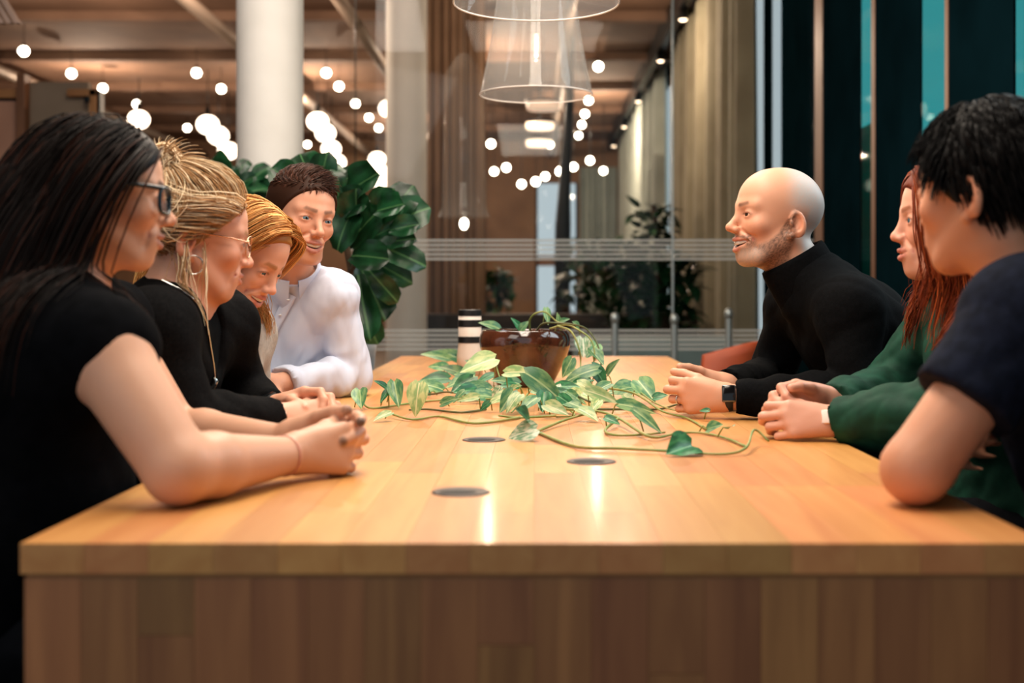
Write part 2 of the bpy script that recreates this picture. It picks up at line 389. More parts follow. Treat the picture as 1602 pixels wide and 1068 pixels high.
for rn, (ratio, dys) in rows.items():
    for i, dy in enumerate(dys):
        H = 2.86; Y = FPX*H/dy
        e = empty('ceiling_bulb', (ratio*H, Y, CAMZ+H), '%s glowing ceiling bulb of the %s' % (ordn[i], rn), 'ceiling bulb', 'bare ceiling bulbs')
        if bulb_me is None:
            bulb_me = mesh('bulb', bV, bF, M_bulb, e).data; cap_me = mesh('socket', cap_V, cap_F, M_dark, e).data
        else:
            link('bulb', bulb_me, e); link('socket', cap_me, e)
head_me = lens_me = None
for i, dy in enumerate((427, 362, 298, 258, 228)):
    H = 2.82; Y = FPX*H/dy
    e = empty('track_spot', (0.545*H, Y, CAMZ+H), '%s spotlight on the black track, counted from the curtain' % ordn[i], 'spotlight', 'track spotlights')
    if head_me is None:
        V, F = lathe_data([(0.0001, 0.10), (0.045, 0.10), (0.05, 0.0), (0.052, -0.02)], 14); head_me = mesh('lamp_head', V, F, M_dark, e).data
        V, F = lathe_data([(0.0001, -0.035), (0.03, -0.03), (0.046, -0.01)], 14); lens_me = mesh('lamp_glow', V, F, M_spot, e).data
    else:
        link('lamp_head', head_me, e); link('lamp_glow', lens_me, e)
# far small bulbs in the middle of the picture
for i, (px, py, lab) in enumerate(((768, 225, 'left of the ring lamps'), (792, 262, 'below the left bulb'), (773, 268, 'lowest on the left'), (860, 226, 'beside the lower ring lamp'), (876, 268, 'over the bright window'),
        (897, 261, 'right of the black trunk'), (923, 251, 'under the cream wall'), (944, 267, 'rightmost of the low cluster'), (838, 284, 'lowest of the middle'), (816, 288, 'over the window edge'), (853, 276, 'next to the black trunk'),
        (556, 342, 'among the big fig leaves'))):
    Y = 19.0+(i % 4)*0.9 if px > 600 else 9.5; p = W(px, py, Y)
    e = empty('hanging_bulb', p, 'small far bulb hanging %s' % lab, 'hanging bulb', 'far hanging bulbs')
    link('bulb', bulb_me, e)
    tube('cord', [p+Vector((0, 0, 0.05)), Vector((p.x, p.y, ZC-0.01))], 0.006, M_dark, e, 5)
gV, gF = sphere_data(0.155, 24, 14, 0.88); globe_me = gcap_me = None
globes = [(217, 187, 19.0, 'alone above the person in the sleeveless top'), (325, 195, 18.4, 'highest left of the white column'), (341, 212, 19.2, 'middle one left of the white column'), (357, 236, 20.2, 'lowest left of the white column'),
          (497, 190, 19.0, 'highest right of the white column'), (509, 208, 20.0, 'second right of the white column'), (518, 233, 21.0, 'third right of the white column'), (527, 254, 22.2, 'lowest right of the white column'),
          (608, 170, 20.5, 'alone in front of the far column'), (590, 249, 24.0, 'highest of the cluster over the fig'), (581, 262, 24.4, 'left in the cluster over the fig'), (598, 270, 25.0, 'right in the cluster over the fig'),
          (572, 279, 25.4, 'lowest left in the cluster over the fig'), (598, 290, 26.0, 'lowest in the cluster over the fig')]
for px, py, Y, lab in globes:
    p = W(px, py, Y)
    e = empty('globe_lamp', p, 'glowing opal globe lamp, %s' % lab, 'globe lamp', 'opal globe pendants')
    if globe_me is None:
        globe_me = mesh('globe', gV, gF, M_opal, e).data
        V, F = lathe_data([(0.0001, 0.26), (0.03, 0.25), (0.045, 0.14), (0.06, 0.12)], 14); gcap_me = mesh('socket', V, F, M_dark, e).data
    else:
        link('globe', globe_me, e); link('socket', gcap_me, e)
    tube('cord', [p+Vector((0, 0, 0.2)), Vector((p.x, p.y, ZC-0.01))], 0.008, M_dark, e, 5)
# ring lamps far in the middle
for px, py, rr, lab in ((845, 197, 22, 'upper'), (843, 224, 20, 'lower'), (850, 166, 26, 'top')):
    Y = {'upper': 17.0, 'lower': 18.6, 'top': 15.5}[lab]; p = W(px, py, Y); r = rr/FPX*Y
    e = empty('ring_lamp', p, 'wide shallow glowing drum lamp far away, %s one' % lab, 'drum lamp', 'drum lamps')
    lathe('diffuser', [(0.0001, -0.05), (r*0.95, -0.045), (r, 0.0), (r, 0.04)], mat('drum_glow', '#ffe2c4', 0.5, emit=('#ffdfc0', 1.6)) if lab != 'top' else mat('drum_dim', '#e8c8aa', 0.5, emit=('#ffdcc0', 0.5)), p, e, 28)
    lathe('rim', [(r, 0.04), (r+0.01, 0.04), (r+0.01, 0.07), (0.0001, 0.09)], M_dark, p, e, 28)
    tube('cord', [p+Vector((0, 0, 0.09)), Vector((p.x, p.y, ZC-0.01))], 0.008, M_dark, e, 5)
# black trunk-like post far in the middle, plants behind the glass
p = W(880, 405, 16.0)
tag(tube('black_post', smooth_line([(p.x, 16, 0.0), (p.x, 16, 1.5), (p.x+0.03, 16, 2.4), (p.x+0.08, 16, 3.3), (p.x+0.10, 16, 4.19)], 10), [0.10]*4+[0.08, 0.07, 0.06, 0.05, 0.05, 0.05], M_dark, sides=12), 'tall black post in front of the bright back window', 'post')
# ================================================================== the long table
TX, TY0, TY1, TTH = 0.571, 1.418, 5.50, 0.034
def wood_mat(name, d, l, rough, coat, axis):
    m = bpy.data.materials.new(name); MATS[name] = m; m.use_nodes = True
    N = m.node_tree.nodes; L = m.node_tree.links; b = N['Principled BSDF']
    tc = N.new('ShaderNodeTexCoord'); mp = N.new('ShaderNodeMapping'); oi = N.new('ShaderNodeObjectInfo')
    sc_ = [30, 30, 30]; sc_[axis] = 2.2; mp.inputs['Scale'].default_value = sc_
    ad = N.new('ShaderNodeVectorMath'); ad.operation = 'ADD'
    mu = N.new('ShaderNodeMath'); mu.operation = 'MULTIPLY'; mu.inputs[1].default_value = 37.0
    L.new(oi.outputs['Random'], mu.inputs[0]); L.new(tc.outputs['Object'], ad.inputs[0]); L.new(mu.outputs[0], ad.inputs[1])
    L.new(ad.outputs[0], mp.inputs['Vector'])
    nz = N.new('ShaderNodeTexNoise'); nz.inputs['Scale'].default_value = 1.0; nz.inputs['Detail'].default_value = 6; nz.inputs['Distortion'].default_value = 0.6
    L.new(mp.outputs[0], nz.inputs['Vector'])
    rp = N.new('ShaderNodeValToRGB'); rp.color_ramp.elements[0].position = 0.25; rp.color_ramp.elements[1].position = 0.75
    rp.color_ramp.elements[0].color = (*lin(d), 1); rp.color_ramp.elements[1].color = (*lin(l), 1)
    L.new(nz.outputs['Fac'], rp.inputs['Fac'])
    hs = N.new('ShaderNodeHueSaturation'); mr = N.new('ShaderNodeMapRange'); mr.inputs['To Min'].default_value = 0.84; mr.inputs['To Max'].default_value = 1.13
    L.new(oi.outputs['Random'], mr.inputs['Value']); L.new(mr.outputs[0], hs.inputs['Value'])
    wn_ = N.new('ShaderNodeTexWhiteNoise'); wn_.noise_dimensions = '1D'; L.new(mu.outputs[0], wn_.inputs['W'])
    mh = N.new('ShaderNodeMapRange'); mh.inputs['To Min'].default_value = 0.488; mh.inputs['To Max'].default_value = 0.51
    L.new(wn_.outputs['Value'], mh.inputs['Value']); L.new(mh.outputs[0], hs.inputs['Hue'])
    L.new(rp.outputs[0], hs.inputs['Color']); L.new(hs.outputs[0], b.inputs['Base Color'])
    b.inputs['Roughness'].default_value = rough; b.inputs['Coat Weight'].default_value = coat; b.inputs['Coat Roughness'].default_value = 0.12
    return m
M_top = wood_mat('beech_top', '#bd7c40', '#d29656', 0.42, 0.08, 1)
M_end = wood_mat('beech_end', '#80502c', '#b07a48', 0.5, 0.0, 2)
tb = empty('long_table', (0, (TY0+TY1)/2, 0), 'long beech block table with a solid end panel', 'table')
tt = box('tabletop', (-TX+0.004, TY0+0.004, TABZ-TTH), (TX-0.004, TY1-0.004, TABZ-0.004), mat('beech_core', '#a8713f', 0.5, noise=(8, '#996437', '#b57e4b')), tb)
ncol = 16; cw = 2*TX/ncol; me_cache = {}
r_ = random.Random(3)
for c in range(ncol):
    y = TY0; first = True
    while y < TY1-1e-6:
        ln = r_.choice((0.36, 0.48, 0.6, 0.72)) if not first else r_.choice((0.2, 0.3, 0.42, 0.55)); first = False
        if y+ln > TY1-0.15: ln = TY1-y
        key = round(ln, 3)
        if key not in me_cache:
            V, F = box_data((-cw/2+0.0002, 0.0002, -TTH), (cw/2-0.0002, ln-0.0002, 0))
            o = mesh('stave', V, F, M_top, tt, False); me_cache[key] = o.data
        else: o = link('stave', me_cache[key], tt)
        o.location = Vector((-TX+cw*(c+0.5), y, TABZ))-tb.location; y += ln
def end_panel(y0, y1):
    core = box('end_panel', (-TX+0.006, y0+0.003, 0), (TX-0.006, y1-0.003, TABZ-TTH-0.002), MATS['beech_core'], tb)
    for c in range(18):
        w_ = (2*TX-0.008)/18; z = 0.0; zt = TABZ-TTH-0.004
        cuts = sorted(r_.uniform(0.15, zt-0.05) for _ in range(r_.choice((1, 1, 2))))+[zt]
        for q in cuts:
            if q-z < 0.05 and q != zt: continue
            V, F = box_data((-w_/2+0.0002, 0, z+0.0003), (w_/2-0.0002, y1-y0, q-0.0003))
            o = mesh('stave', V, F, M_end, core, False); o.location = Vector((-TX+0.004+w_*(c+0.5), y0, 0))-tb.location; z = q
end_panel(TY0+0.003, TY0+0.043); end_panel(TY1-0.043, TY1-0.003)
# cable grommets let into the top
M_grom = mat('grommet_dark', '#3a302c', 0.45, 0.3); M_hole = mat('grommet_hole', '#0c0a09', 0.7)
for px, py in ((757, 688), (925, 722), (721, 770)):
    Y = ground_Y(py); p = W(px, py, Y)-tb.location; p.z = TABZ
    V, F = lathe_data([(0.0001, 0.0012), (0.034, 0.0012), (0.039, 0.0018), (0.041, 0.0004), (0.041, -0.002)], 36)
    g_ = mesh('grommet', [Vector(v)+p for v in V], F, M_grom, tb)
    V = [(p.x-0.004+0.026*math.cos(a), p.y-0.006+0.018*math.sin(a), TABZ+0.0019) for a in np.linspace(0, 2*math.pi, 20, endpoint=False)]
    mesh('cable_opening', V, [list(range(20))], M_hole, g_, False)

# ------------------------------------------------------------------ stools and chairs
def stool(x, y, label):
    e = empty('stool', (x, y, 0), label, 'stool', 'stools along the table')
    lathe('seat', [(0.0001, 0.437), (0.17, 0.437), (0.18, 0.43), (0.18, 0.405), (0.0001, 0.40)], M_dark, (x, y, 0), e, 28)
    for a in range(4):
        an = math.pi/4+a*math.pi/2
        tube('leg', [(x+0.12*math.cos(an), y+0.12*math.sin(an), 0.405), (x+0.17*math.cos(an), y+0.17*math.sin(an), 0.0)], 0.012, M_dark, e, 8)
M_felt = mat('felt_bluegrey', '#8b9aa6', 0.9, noise=(20, '#7d8c98', '#98a6b0'), sheen=0.3)
# blue-grey upholstered chair at the far left of the table
def shell_chair(name, c, yaw, ms, label, cat, w=0.23, hgt=0.36):
    e = empty(name, (c[0], c[1], 0), label, cat)
    f = Vector((math.cos(yaw), math.sin(yaw), 0)); s = Vector((-f.y, f.x, 0)); V = []; F = []
    nu, nv = 15, 12
    for side in (0, 1):
        for j in range(nv):
            t = j/(nv-1)
            for i in range(nu):
                u = (i/(nu-1)*2-1)
                ww = w*(1-0.35*max(0, t-0.55)**1.2*2.0)
                back = -0.20+0.20*u*u*(0.4+0.6*t)
                if t < 0.35: q = f*(0.20-0.40*t/0.35)+Vector((0, 0, 0.44+0.03*u*u)); q = q+s*(u*w)
                else:
                    tt_ = (t-0.35)/0.65; zz = 0.45+hgt*tt_*(1-0.18*u*u*tt_); q = f*(back-0.06*tt_)+s*(u*ww)+Vector((0, 0, zz))
                if side: q = q+Vector((0, 0, -0.018))*(1 if t < 0.35 else 0.2)-f*(0.018 if t >= 0.35 else 0)
                V.append(q)
    for side in (0, 1):
        o_ = side*nu*nv
        for j in range(nv-1):
            for i in range(nu-1):
                q = (o_+j*nu+i, o_+j*nu+i+1, o_+(j+1)*nu+i+1, o_+(j+1)*nu+i); F.append(q if not side else q[::-1])
    n2 = nu*nv
    for i in range(nu-1): F += [(i, n2+i, n2+i+1, i+1), ((nv-1)*nu+i, (nv-1)*nu+i+1, n2+(nv-1)*nu+i+1, n2+(nv-1)*nu+i)]
    for j in range(nv-1): F += [(j*nu, (j+1)*nu, n2+(j+1)*nu, n2+j*nu), (j*nu+nu-1, n2+j*nu+nu-1, n2+(j+1)*nu+nu-1, (j+1)*nu+nu-1)]
    mesh('shell', V, F, ms, e)
    for a in range(4):
        an = yaw+math.pi/4+a*math.pi/2
        tube('leg', [(c[0]+0.10*math.cos(an), c[1]+0.10*math.sin(an), 0.43), (c[0]+0.24*math.cos(an), c[1]+0.24*math.sin(an), 0)], 0.012, M_steel, e, 8)
    return e
shell_chair('upholstered_chair', (-0.88, 5.0), 2.9, M_felt, 'blue grey upholstered chair at the far left side of the table', 'chair', 0.25, 0.40)
shell_chair('shell_chair', (0.80, 6.0), math.pi-0.6, mat('shell_orange', '#a8451f', 0.5, noise=(6, '#9a3d1a', '#b54f28')), 'rust orange shell chair behind the person in the turtleneck', 'chair', 0.20, 0.34)

# ------------------------------------------------------------------ striped bottle behind the pot
bx = W(735, 485, 4.25)
sb = empty('striped_canister', (bx.x, 4.25, TABZ), 'black and white striped canister behind the plant pot', 'canister')
s_ = 4.25/FPX
zb = [(545, 486), ]
rr = 18*s_
def cz(py): return CAMZ-(py-CY)*s_
M_cw = mat('canister_cream', '#e4d6c8', 0.5, noise=(5, '#dccdbe', '#eadfd4')); M_ck = mat('canister_black', '#141618', 0.4)
lathe('body', [(0.0001, TABZ), (rr*1.12, TABZ), (rr*1.12, cz(556)), (rr, cz(538)), (rr, cz(487)), (0.0001, cz(486))], M_cw, (bx.x, 4.25, 0), sb, 28)
for a, b in ((494, 485), (511, 500), (536, 526)):
    lathe('black_band', [(rr+0.0012, cz(a)), (rr+0.0012, cz(b))], M_ck, (bx.x, 4.25, 0), sb, 28)
lathe('lid', [(rr+0.0012, cz(487)), (rr*0.9, cz(484)), (0.0001, cz(484))], M_ck, (bx.x, 4.25, 0), sb, 28)

# ------------------------------------------------------------------ clear glass pendants over the table
M_pend = glass_mat('pendant_glass', (0.98, 0.975, 0.97), 0.018, 0.03, 1.35, 0.06)
for Y, zr, lab in ((2.92, 0.657, 'nearest clear glass cone pendant at the top edge'), (4.27, 0.655, 'second clear glass cone pendant hanging over the plant')):
    c = W(839, CY, Y); z = CAMZ+zr
    e = empty('glass_pendant', (c.x, Y, z), lab, 'pendant lamp', 'clear glass pendants over the table')
    pr = [(0.190, 0.0), (0.1885, 0.004), (0.183, 0.03), (0.168, 0.10), (0.150, 0.20), (0.136, 0.30), (0.122, 0.38), (0.085, 0.43), (0.03, 0.45)]
    inn = [(r-0.003, z_) for r, z_ in pr][::-1]
    lathe('shade', pr+inn+[(0.190, 0.0)], M_pend, (c.x, Y, z), e, 64)
    ra = np.linspace(0, 2*math.pi, 49)
    tube('rim', [(c.x+0.189*math.cos(a), Y+0.189*math.sin(a), z) for a in ra], 0.0022, mat('rim_glass', '#f4ece4', 0.1, alpha=0.75), e, 6)
    lathe('socket', [(0.0001, 0.47), (0.03, 0.47), (0.03, 0.42), (0.016, 0.36), (0.0016, 0.35), (0.0016, 0.205), (0.0001, 0.204)], M_dark, (c.x, Y, z), e, 20)
    lathe('bulb', [(0.0001, 0.125), (0.005, 0.13), (0.007, 0.15), (0.006, 0.20), (0.0001, 0.205)], mat('bulb_clear', '#fff0dc', 0.2, emit=('#ffd9a8', 2)), (c.x, Y, z), e, 14)
    tube('cord', [(c.x, Y, z+0.47), (c.x, Y, ZC-0.01)], 0.004, M_dark, e, 6)
    light('pendant_light', 'POINT', (c.x, Y, z+0.115), 1.2, (1.0, 0.82, 0.62), 0.0)
# large clear bell pendant far behind the plant
p = W(726, 350, 9.6)
e = empty('bell_pendant', p, 'large clear bell shaped glass pendant before the brown curtain', 'pendant lamp')
lathe('shade', [(0.19, 0.0+0.05), (0.165, 0.12), (0.155, 0.5), (0.15, 1.1), (0.06, 1.25), (0.02, 1.28)], M_pend, p, e, 40)
V, F = sphere_data(0.03, 12, 8, 1.4); mesh('bulb', V, F, M_bulb, e)
tube('cord', [p+Vector((0, 0, 0.04)), Vector((p.x, p.y, ZC-0.01))], 0.005, M_dark, e, 6)
# ================================================================== plants
def leaf_data(kind, L_=1.0, wid=0.62, fold=0.25, droop=0.25, wave=0.0):
    n = 12; us = (-1, -0.5, 0, 0.5, 1); V = []; F = []
    for i in range(n):
        t = i/(n-1)
        if kind == 'heart':
            w_ = wid*0.5*(math.sin(math.pi*min(1, t**0.62))**0.8)*(1.05-0.25*t) if 0 < t < 1 else (0.16*wid if t == 0 else 0.004)
        else:                              # fiddle shaped: broad towards the tip
            w_ = wid*0.5*(0.35+0.9*math.sin(math.pi*(0.08+0.80*t))**1.2*(0.55+0.6*t)) if t < 0.98 else 0.05*wid
        for u in us:
            y = L_*t-(0.10*L_*abs(u) if (kind == 'heart' and t < 0.25) else 0)*(1-t*4)
            z = fold*abs(u)*w_-droop*L_*t*t+wave*math.sin(9*t+u*2)*abs(u)*0.06
            V.append((u*w_, y, z))
    for i in range(n-1):
        for k in range(4): a = i*5+k; F.append((a, a+1, a+6, a+5))
    return V, F
def leaf_mat(name, dark, light_, vein, sc=9.0, rough=0.38, ang=0.0):
    m = bpy.data.materials.new(name); MATS[name] = m; m.use_nodes = True
    N = m.node_tree.nodes; L = m.node_tree.links; b = N['Principled BSDF']
    tc = N.new('ShaderNodeTexCoord'); oi = N.new('ShaderNodeObjectInfo')
    ad = N.new('ShaderNodeVectorMath'); ad.operation = 'ADD'; mu = N.new('ShaderNodeMath'); mu.operation = 'MULTIPLY'; mu.inputs[1].default_value = 50
    L.new(oi.outputs['Random'], mu.inputs[0]); L.new(tc.outputs['Object'], ad.inputs[0]); L.new(mu.outputs[0], ad.inputs[1])
    nz = N.new('ShaderNodeTexNoise'); nz.inputs['Scale'].default_value = sc; nz.inputs['Detail'].default_value = 3
    mp = N.new('ShaderNodeMapping'); mp.inputs['Scale'].default_value = (1.0, 0.3, 1.0); L.new(ad.outputs[0], mp.inputs[0]); L.new(mp.outputs[0], nz.inputs['Vector'])
    rp = N.new('ShaderNodeValToRGB'); rp.color_ramp.elements[0].position = 0.42; rp.color_ramp.elements[1].position = 0.62
    rp.color_ramp.elements[0].color = (*lin(dark), 1); rp.color_ramp.elements[1].color = (*lin(light_), 1); L.new(nz.outputs['Fac'], rp.inputs['Fac'])
    sx = N.new('ShaderNodeSeparateXYZ'); L.new(tc.outputs['Object'], sx.inputs[0])
    ab = N.new('ShaderNodeMath'); ab.operation = 'ABSOLUTE'; L.new(sx.outputs[0], ab.inputs[0])
    lt = N.new('ShaderNodeMath'); lt.operation = 'LESS_THAN'; lt.inputs[1].default_value = 0.018; L.new(ab.outputs[0], lt.inputs[0])
    mx = N.new('ShaderNodeMix'); mx.data_type = 'RGBA'; L.new(lt.outputs[0], mx.inputs['Factor']); L.new(rp.outputs[0], mx.inputs['A']); mx.inputs['B'].default_value = (*lin(vein), 1)
    hs = N.new('ShaderNodeHueSaturation'); mr = N.new('ShaderNodeMapRange'); mr.inputs['To Min'].default_value = 0.75; mr.inputs['To Max'].default_value = 1.2
    L.new(oi.outputs['Random'], mr.inputs[0]); L.new(mr.outputs[0], hs.inputs['Value']); L.new(mx.outputs['Result'], hs.inputs['Color'])
    L.new(hs.outputs[0], b.inputs['Base Color']); b.inputs['Roughness'].default_value = rough
    b.inputs['Subsurface Weight'].default_value = 0.0
    tr = N.new('ShaderNodeBsdfTranslucent'); L.new(hs.outputs[0], tr.inputs[0]); ms = N.new('ShaderNodeMixShader'); ms.inputs[0].default_value = 0.22
    L.new(b.outputs[0], ms.inputs[1]); L.new(tr.outputs[0], ms.inputs[2]); L.new(ms.outputs[0], N['Material Output'].inputs[0])
    return m
LM = {'light': leaf_mat('pothos_light', '#86ab70', '#bfca90', '#d3d8a8'), 'mid': leaf_mat('pothos_mid', '#47805a', '#82a972', '#aac690'),
      'dark': leaf_mat('pothos_dark', '#1c5e3a', '#3f8a58', '#6fa878'), 'pale': leaf_mat('pothos_variegated', '#6a9c76', '#d2dac2', '#dde4cc', 14)}
FIGM = leaf_mat('fig_leaf', '#0c3018', '#1f5230', '#4d7a4c', 4, 0.32)
lcache = {}
def put_leaf(parent, base, tip, nrm, m_key, kind='heart', wid=0.62, var=0, name='leaf'):
    key = (m_key, kind, round(wid, 2), var)
    d = Vector(tip)-Vector(base); L_ = d.length; d.normalize()
    n = Vector(nrm); n = (n-d*n.dot(d)).normalized(); x = d.cross(n)
    if key not in lcache:
        V, F = leaf_data(kind, 1.0, wid, (0.28, 0.5, 0.15, 0.7)[var], (0.18, 0.05, 0.35, 0.12)[var], (0, 0.5, 0.3, 0.2)[var] + (0.6 if kind == 'fig' else 0))
        o = mesh(name, V, F, FIGM if kind == 'fig' else LM[m_key], parent); lcache[key] = o.data
    else: o = link(name, lcache[key], parent)
    R = Matrix((x, d, n)).transposed().to_4x4()
    b_ = Vector(base)-loc_of(parent)
    M_ = R @ Matrix.Scale(L_, 4)
    if kind == 'heart':                    # keep the whole blade above the table top
        low_ = min((M_ @ v.co).z for v in o.data.vertices)+Vector(base).z
        if low_ < TABZ+0.003: b_.z += TABZ+0.003-low_
    o.matrix_local = Matrix.Translation(b_) @ M_
    return o
# ------- pot
PY = 3.78; pc = W(821, 600, PY); ps = PY/FPX
pp = empty('potted_plant', (pc.x, PY, TABZ), 'trailing pothos in a glossy brown glazed pot on the table', 'potted plant')
M_pot = mat('brown_glaze', '#3a1d14', 0.12, spec=0.7, noise=(16, '#22110d', '#57301f'), coat=0.6)
Rm = 71.5*ps; ph = 0.165
prof = [(0.0001, 0), (Rm*0.58, 0), (Rm*0.62, 0.006), (Rm*0.74, ph*0.22), (Rm*0.90, ph*0.48), (Rm*0.985, ph*0.70), (Rm, ph*0.82), (Rm*0.975, ph*0.92), (Rm*0.93, ph*0.985), (Rm*0.915, ph),
        (Rm*0.89, ph*0.99), (Rm*0.88, ph*0.93), (Rm*0.86, ph*0.88)]
lathe('pot', prof, M_pot, (pc.x, PY, TABZ), pp, 56)
lathe('soil', [(0.0001, ph*0.9), (Rm*0.87, ph*0.89)], mat('soil', '#1d1410', 0.95, noise=(60, '#120c09', '#2c2019')), (pc.x, PY, TABZ), pp, 40)
M_vine = mat('vine_green', '#7d9a52', 0.5, noise=(25, '#6a8a48', '#a09a5c')); M_vined = mat('vine_dark', '#4c5a34', 0.5, noise=(25, '#3d4c2c', '#6b6a42'))
def tpt(px, py, h=0.004):
    Y = ground_Y(py, h); return W(px, py, Y)
def vine(pts, r=0.0032, m=None, name='vine', n=None):
    P = smooth_line(pts, n or len(pts)*5)
    return tube(name, P, [r*(1.0-0.35*i/len(P)) for i in range(len(P))], m or M_vine, pp, 6)
T = tpt
vine([T(839, 675), T(900, 698), T(968, 701, .006), T(1046, 705, .006), T(1130, 710), T(1167, 700, .012), T(1180, 672, .03), T(1203, 690, .01)])
vine([T(886, 640, .02), T(934, 643, .018), T(968, 654, .016), T(1017, 683, .008), T(1062, 677), T(1099, 677), T(1135, 685), T(1167, 698)])
vine([T(839, 675), T(886, 656, .01), T(934, 643, .018)])
vine([W(889, 590, 3.6), T(931, 604, .03), T(983, 612, .03), T(1010, 625, .02), T(1036, 643, .01), T(1075, 654), T(1107, 672)])
vine([T(800, 622, .02), T(763, 624, .012), T(684, 626), T(632, 632), T(579, 638), T(566, 622, .02), T(563, 612, .03)])
vine([T(813, 653), T(742, 662), T(687, 651), T(645, 656, .004), T(608, 646, .01)])
vine([T(870, 650, .01), T(813, 653), T(780, 650, .01)])
vine([T(790, 612, .03), T(740, 618, .015), T(700, 613, .02), T(672, 616, .01), T(650, 605, .02)], m=M_vined)
vine([T(760, 640, .004), T(720, 645), T(670, 640), T(640, 641)], m=M_vined)
vine([T(930, 640, .01), T(975, 640, .008), T(1030, 640), T(1062, 632, .006), T(1080, 634)], m=M_vined)
vine([T(968, 654, .016), T(947, 672, .006), T(960, 680), T(1000, 680), T(1040, 676)])
vine([T(1000, 612, .03), T(1025, 630, .016), T(1050, 640, .008), T(1075, 645, .01)], r=0.002)
vine([T(870, 625, .02), T(890, 640, .01), T(898, 650, .004), T(870, 652)], r=0.0026)
vine([T(830, 610, .04), T(815, 630, .02), T(800, 645, .01)], r=0.0026)
vine([T(905, 620, .03), T(930, 630, .02), T(960, 628, .012), T(1000, 634, .006)], r=0.0026, m=M_vined)
vine([W(829, 516, 3.72), W(829, 500, 3.70), W(838, 490, 3.68), W(853, 488, 3.68), W(870, 502, 3.68), W(880, 506, 3.66)])
vine([W(840, 516, 3.70), W(850, 506, 3.66), W(870, 505, 3.64), W(900, 508, 3.64), W(918, 515, 3.66), W(933, 535, 3.64), W(940, 560, 3.62), W(938, 590, 3.6), T(930, 606, .02)], m=M_vined)
vine([W(860, 514, 3.68), W(885, 508, 3.66), W(905, 516, 3.62), W(925, 532, 3.6), W(930, 560, 3.58), W(920, 590, 3.58)])
vine([W(872, 510, 3.66), W(893, 518, 3.62), W(906, 545, 3.6), W(908, 575, 3.58), T(900, 612, .03)])
vine([W(774, 563, 3.45), T(783, 592, .05), T(800, 610, .03)], r=0.0022)
# ------- leaves: base px, tip px, ground row, tone, width, variant
leaves = [((774, 561), (721, 576), 620, 'light', .58, 0), ((656, 606), (647, 663), 656, 'light', .62, 2), ((617, 597), (624, 638), 640, 'mid', .50, 1), ((607, 609), (589, 593), 640, 'dark', .42, 0),
 ((563, 610), (565, 638), 642, 'mid', .55, 1), ((608, 609), (594, 629), 640, 'dark', .40, 0), ((839, 675), (794, 686), 690, 'pale', .72, 0), ((828, 661), (815, 637), 688, 'dark', .75, 0),
 ((822, 583), (889, 622), 645, 'mid', .46, 2), ((790, 583), (835, 578), 630, 'light', .42, 0), ((854, 598), (830, 608), 640, 'light', .5, 0), ((800, 616), (762, 628), 645, 'light', .5, 0),
 ((803, 611), (783, 642), 648, 'mid', .55, 0), ((851, 614), (849, 644), 650, 'dark', .6, 1), ((853, 633), (888, 644), 655, 'light', .55, 0), ((912, 529), (913, 559), 606, 'pale', .72, 1),
 ((934, 538), (919, 556), 604, 'mid', .62, 0), ((926, 573), (958, 609), 618, 'dark', .52, 2), ((935, 577), (880, 588), 618, 'mid', .42, 2),
 ((781, 514), (751, 501), 600, 'mid', .5, 0), ((815, 516), (802, 496), 600, 'dark', .45, 0), ((814, 517), (826, 501), 600, 'mid', .7, 0), ((854, 482), (858, 508), 606, 'mid', .42, 1),
 ((875, 505), (872, 489), 606, 'mid', .45, 0), ((876, 504), (890, 497), 606, 'mid', .6, 0), ((905, 513), (898, 502), 606, 'mid', .8, 0),
 ((702, 561), (661, 549), 586, 'mid', .42, 0), ((722, 563), (688, 545), 584, 'mid', .5, 0), ((738, 566), (712, 548), 584, 'dark', .5, 0), ((702, 592), (658, 590), 604, 'dark', .5, 0),
 ((728, 586), (688, 570), 600, 'mid', .45, 0), ((692, 611), (650, 594), 618, 'mid', .45, 2), ((742, 588), (698, 601), 612, 'mid', .5, 0), ((748, 601), (712, 613), 622, 'pale', .5, 0),
 ((767, 609), (722, 598), 622, 'mid', .42, 0), ((672, 618), (648, 604), 622, 'dark', .4, 0), ((755, 575), (728, 560), 592, 'dark', .45, 0), ((700, 575), (668, 570), 592, 'mid', .5, 0),
 ((993, 606), (958, 604), 622, 'mid', .7, 2), ((998, 595), (1024, 623), 632, 'mid', .62, 0), ((1022, 622), (1044, 616), 634, 'dark', .6, 0), ((918, 611), (972, 626), 645, 'light', .40, 0),
 ((938, 626), (924, 643), 652, 'light', .6, 0), ((968, 632), (1030, 641), 652, 'mid', .35, 0), ((992, 645), (1037, 676), 682, 'mid', .34, 0), ((946, 653), (970, 661), 672, 'dark', .5, 0),
 ((1082, 699), (1044, 713), 714, 'dark', .78, 1), ((1106, 672), (1127, 661), 680, 'mid', .65, 0), ((1110, 642), (1093, 641), 660, 'dark', .5, 0), ((1140, 670), (1148, 663), 690, 'mid', .8, 0),
 ((770, 622), (735, 612), 632, 'mid', .5, 2), ((812, 600), (770, 590), 624, 'mid', .45, 0), ((868, 606), (905, 600), 628, 'dark', .5, 0), ((880, 626), (915, 636), 648, 'mid', .5, 0),
 ((840, 622), (812, 640), 652, 'mid', .5, 0), ((895, 560), (880, 590), 612, 'mid', .55, 0), ((905, 580), (925, 600), 618, 'dark', .55, 0), ((955, 600), (925, 612), 630, 'mid', .5, 0),
 ((905, 640), (935, 652), 660, 'light', .5, 0), ((612, 648), (585, 656), 660, 'light', .4, 0), ((690, 632), (715, 620), 640, 'mid', .5, 0), ((975, 618), (1000, 632), 640, 'light', .45, 0),
 ((925, 548), (945, 570), 612, 'mid', .5, 1), ((950, 585), (965, 560), 612, 'mid', .45, 0)]
rl = random.Random(5)
